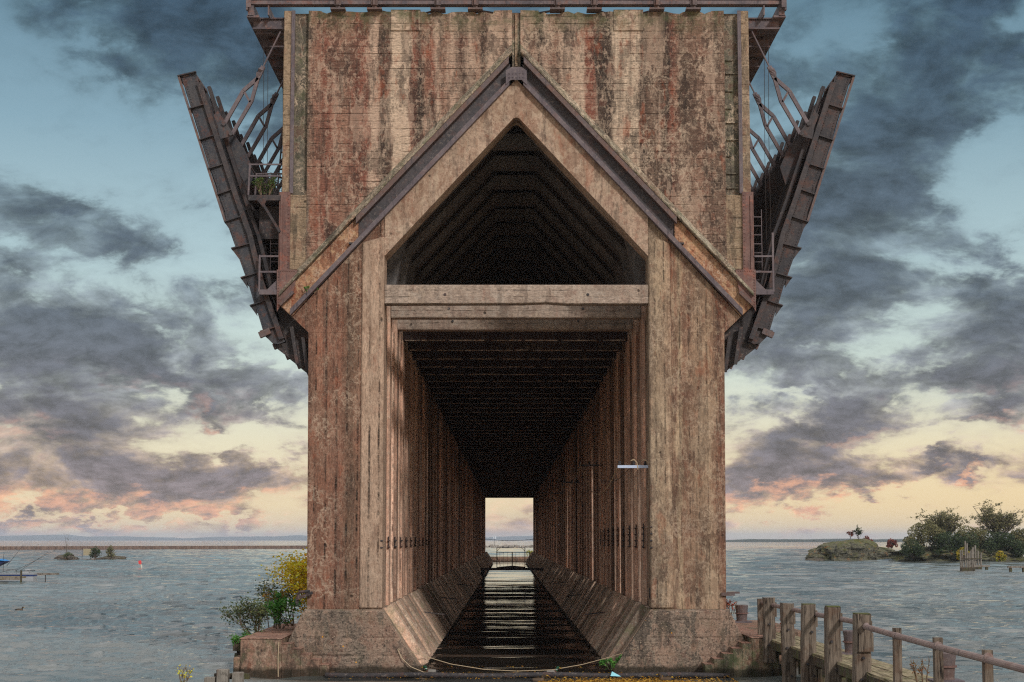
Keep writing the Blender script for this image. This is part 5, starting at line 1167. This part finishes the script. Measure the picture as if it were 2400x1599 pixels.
# ------------------------------------------------------------------ water
def water():
    m, t = new_mat('lake water'); P = coords(t)
    x, y, z = t.sep(P)[:3]
    dist = t.v('LENGTH', t.v('SUBTRACT', P, CAM))
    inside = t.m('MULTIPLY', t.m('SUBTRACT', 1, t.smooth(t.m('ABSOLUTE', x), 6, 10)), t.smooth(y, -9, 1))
    Pw = t.v('ADD', P, t.v('SCALE', t.v('SUBTRACT', t.ncol(P, .25, 2), (.5, .5, .5)), sc=1.6))
    a = t.noise(t.v('MULTIPLY', Pw, (.9, 1.5, 1)), 1.0, 5, .62); b = t.noise(t.v('MULTIPLY', Pw, (2.9, 5.4, 1)), 1.0, 6, .7); c = t.noise(t.v('MULTIPLY', Pw, (.22, .4, 1)), 1.0, 4, .6)
    h = t.m('ADD', t.m('MULTIPLY', a, .30), t.m('MULTIPLY', b, .09)); h = t.m('ADD', h, t.m('MULTIPLY', c, .35))
    calm = t.m('MULTIPLY', t.m('SUBTRACT', 1, t.m('MULTIPLY', inside, .85)), t.m('ADD', .45, t.m('MULTIPLY', t.smooth(t.noise(P, .045, 4, .6), .35, .65), .95)))
    h = t.m('MULTIPLY', h, calm)
    col = t.mix(t.smooth(t.noise(P, .03, 3), .4, .6), lin((80, 86, 82))+(1,), lin((108, 112, 108))+(1,))  # silvery sky reflection painted into the open water's body colour
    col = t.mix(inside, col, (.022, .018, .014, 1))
    cap = t.m('MULTIPLY', t.smooth(t.noise(t.v('MULTIPLY', P, (.5, 1.3, 1)), 1.0, 6, .7), .66, .70), t.smooth(dist, 130, 500))
    cap = t.m('MULTIPLY', cap, t.m('SUBTRACT', 1, inside))
    col = t.mix(t.m('MULTIPLY', cap, .7), col, (.6, .62, .62, 1))
    bs = t.n('ShaderNodeBsdfPrincipled'); t.put(bs.inputs['Base Color'], col); t.put(bs.inputs['Roughness'], .05); bs.inputs['IOR'].default_value = 1.33; bs.inputs['Specular IOR Level'].default_value = .5
    bn = t.n('ShaderNodeBump'); bn.inputs['Strength'].default_value = 1.0; bn.inputs['Distance'].default_value = .26; t.put(bn.inputs['Height'], h); t.nt.links.new(bn.outputs[0], bs.inputs['Normal'])
    o = t.n('ShaderNodeOutputMaterial'); t.nt.links.new(bs.outputs[0], o.inputs[0])
    # fan shaped sheet whose cells grow with distance; real wave heights nearby
    rows = [18.0]
    while rows[-1] < 1600: rows.append(rows[-1]*1.0046)
    while rows[-1] < 17500: rows.append(rows[-1]*1.12)
    rows = np.array(rows); nc = 820; ang = np.linspace(R(-38), R(38), nc)
    Rr, A = np.meshgrid(rows, ang, indexing='ij'); X = CAM[0]+Rr*np.sin(A); Y = CAM[1]+Rr*np.cos(A)
    Z = np.zeros_like(X); rng = np.random.RandomState(5); cell = Rr*.0046
    for i in range(150):
        far_ = i % 5 >= 3
        L = (3.5*(16/3.5)**rng.rand()) if far_ else (.8*(3.6/.8)**rng.rand())
        th = R(80)+rng.normal(0, .34); k = 2*np.pi/L; amp = .0085*L**.85
        ph = rng.rand()*6.28; w_ = np.clip((L/cell-1.8)/1.6, 0, 1)
        if far_: w_ = w_*np.clip((Rr-70)/160, .12, 1.0)*.8
        arg = k*(X*np.cos(th)+Y*np.sin(th))+ph
        Z += amp*.72*w_*(np.sin(arg)+.28*np.cos(2*arg))
    Zi = np.zeros_like(X)
    for i in range(26):
        L = 1.3*(7/1.3)**rng.rand(); th = R(90)+rng.normal(0, .06); k = 2*np.pi/L; Zi += .0042*L**.9*np.sin(k*(X*np.cos(th)+Y*np.sin(th))+rng.rand()*6.28)*np.clip((L/cell-2)/2, 0, 1)
    ins = np.clip((10.5-np.abs(X))/2.5, 0, 1)*np.clip((Y+12)/10, 0, 1)*np.clip((310-Y)/10, 0, 1)
    Z = Z*(1-.86*ins)+Zi*ins
    Z *= np.clip((1600-Rr)/800, 0, 1)
    Z = np.clip(Z, -.35, .4)
    vs = np.stack([X, Y, Z], -1).reshape(-1, 3); nr = len(rows)
    i = np.arange(nr-1)[:, None]*nc+np.arange(nc-1)[None, :]
    f = np.stack([i, i+1, i+1+nc, i+nc], -1).reshape(-1, 4)
    me = bpy.data.meshes.new('water'); me.vertices.add(len(vs)); me.vertices.foreach_set('co', vs.ravel().astype(np.float32))
    me.loops.add(f.size); me.loops.foreach_set('vertex_index', f.ravel().astype(np.int32)[::1]); me.polygons.add(len(f))
    me.polygons.foreach_set('loop_start', (np.arange(len(f))*4).astype(np.int32)); me.polygons.foreach_set('use_smooth', np.ones(len(f), bool))
    me.update(calc_edges=True); me.validate(); me.flip_normals() if me.polygons[0].normal.z < 0 else None
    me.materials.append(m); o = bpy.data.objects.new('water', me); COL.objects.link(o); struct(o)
water()

# ------------------------------------------------------------------ air
hz = MB().box(-17800, 17800, -300, 17800, -4, 75)
vm = bpy.data.materials.new('haze'); vm.use_nodes = True; vt = NT(vm.node_tree)
pv = vt.n('ShaderNodeVolumePrincipled'); pv.inputs['Color'].default_value = (.72, .80, .92, 1); pv.inputs['Density'].default_value = .00008
vo = vt.n('ShaderNodeOutputMaterial'); vt.nt.links.new(pv.outputs[0], vo.inputs['Volume'])
tag(hz.build('haze', vm), None, None, kind='stuff')
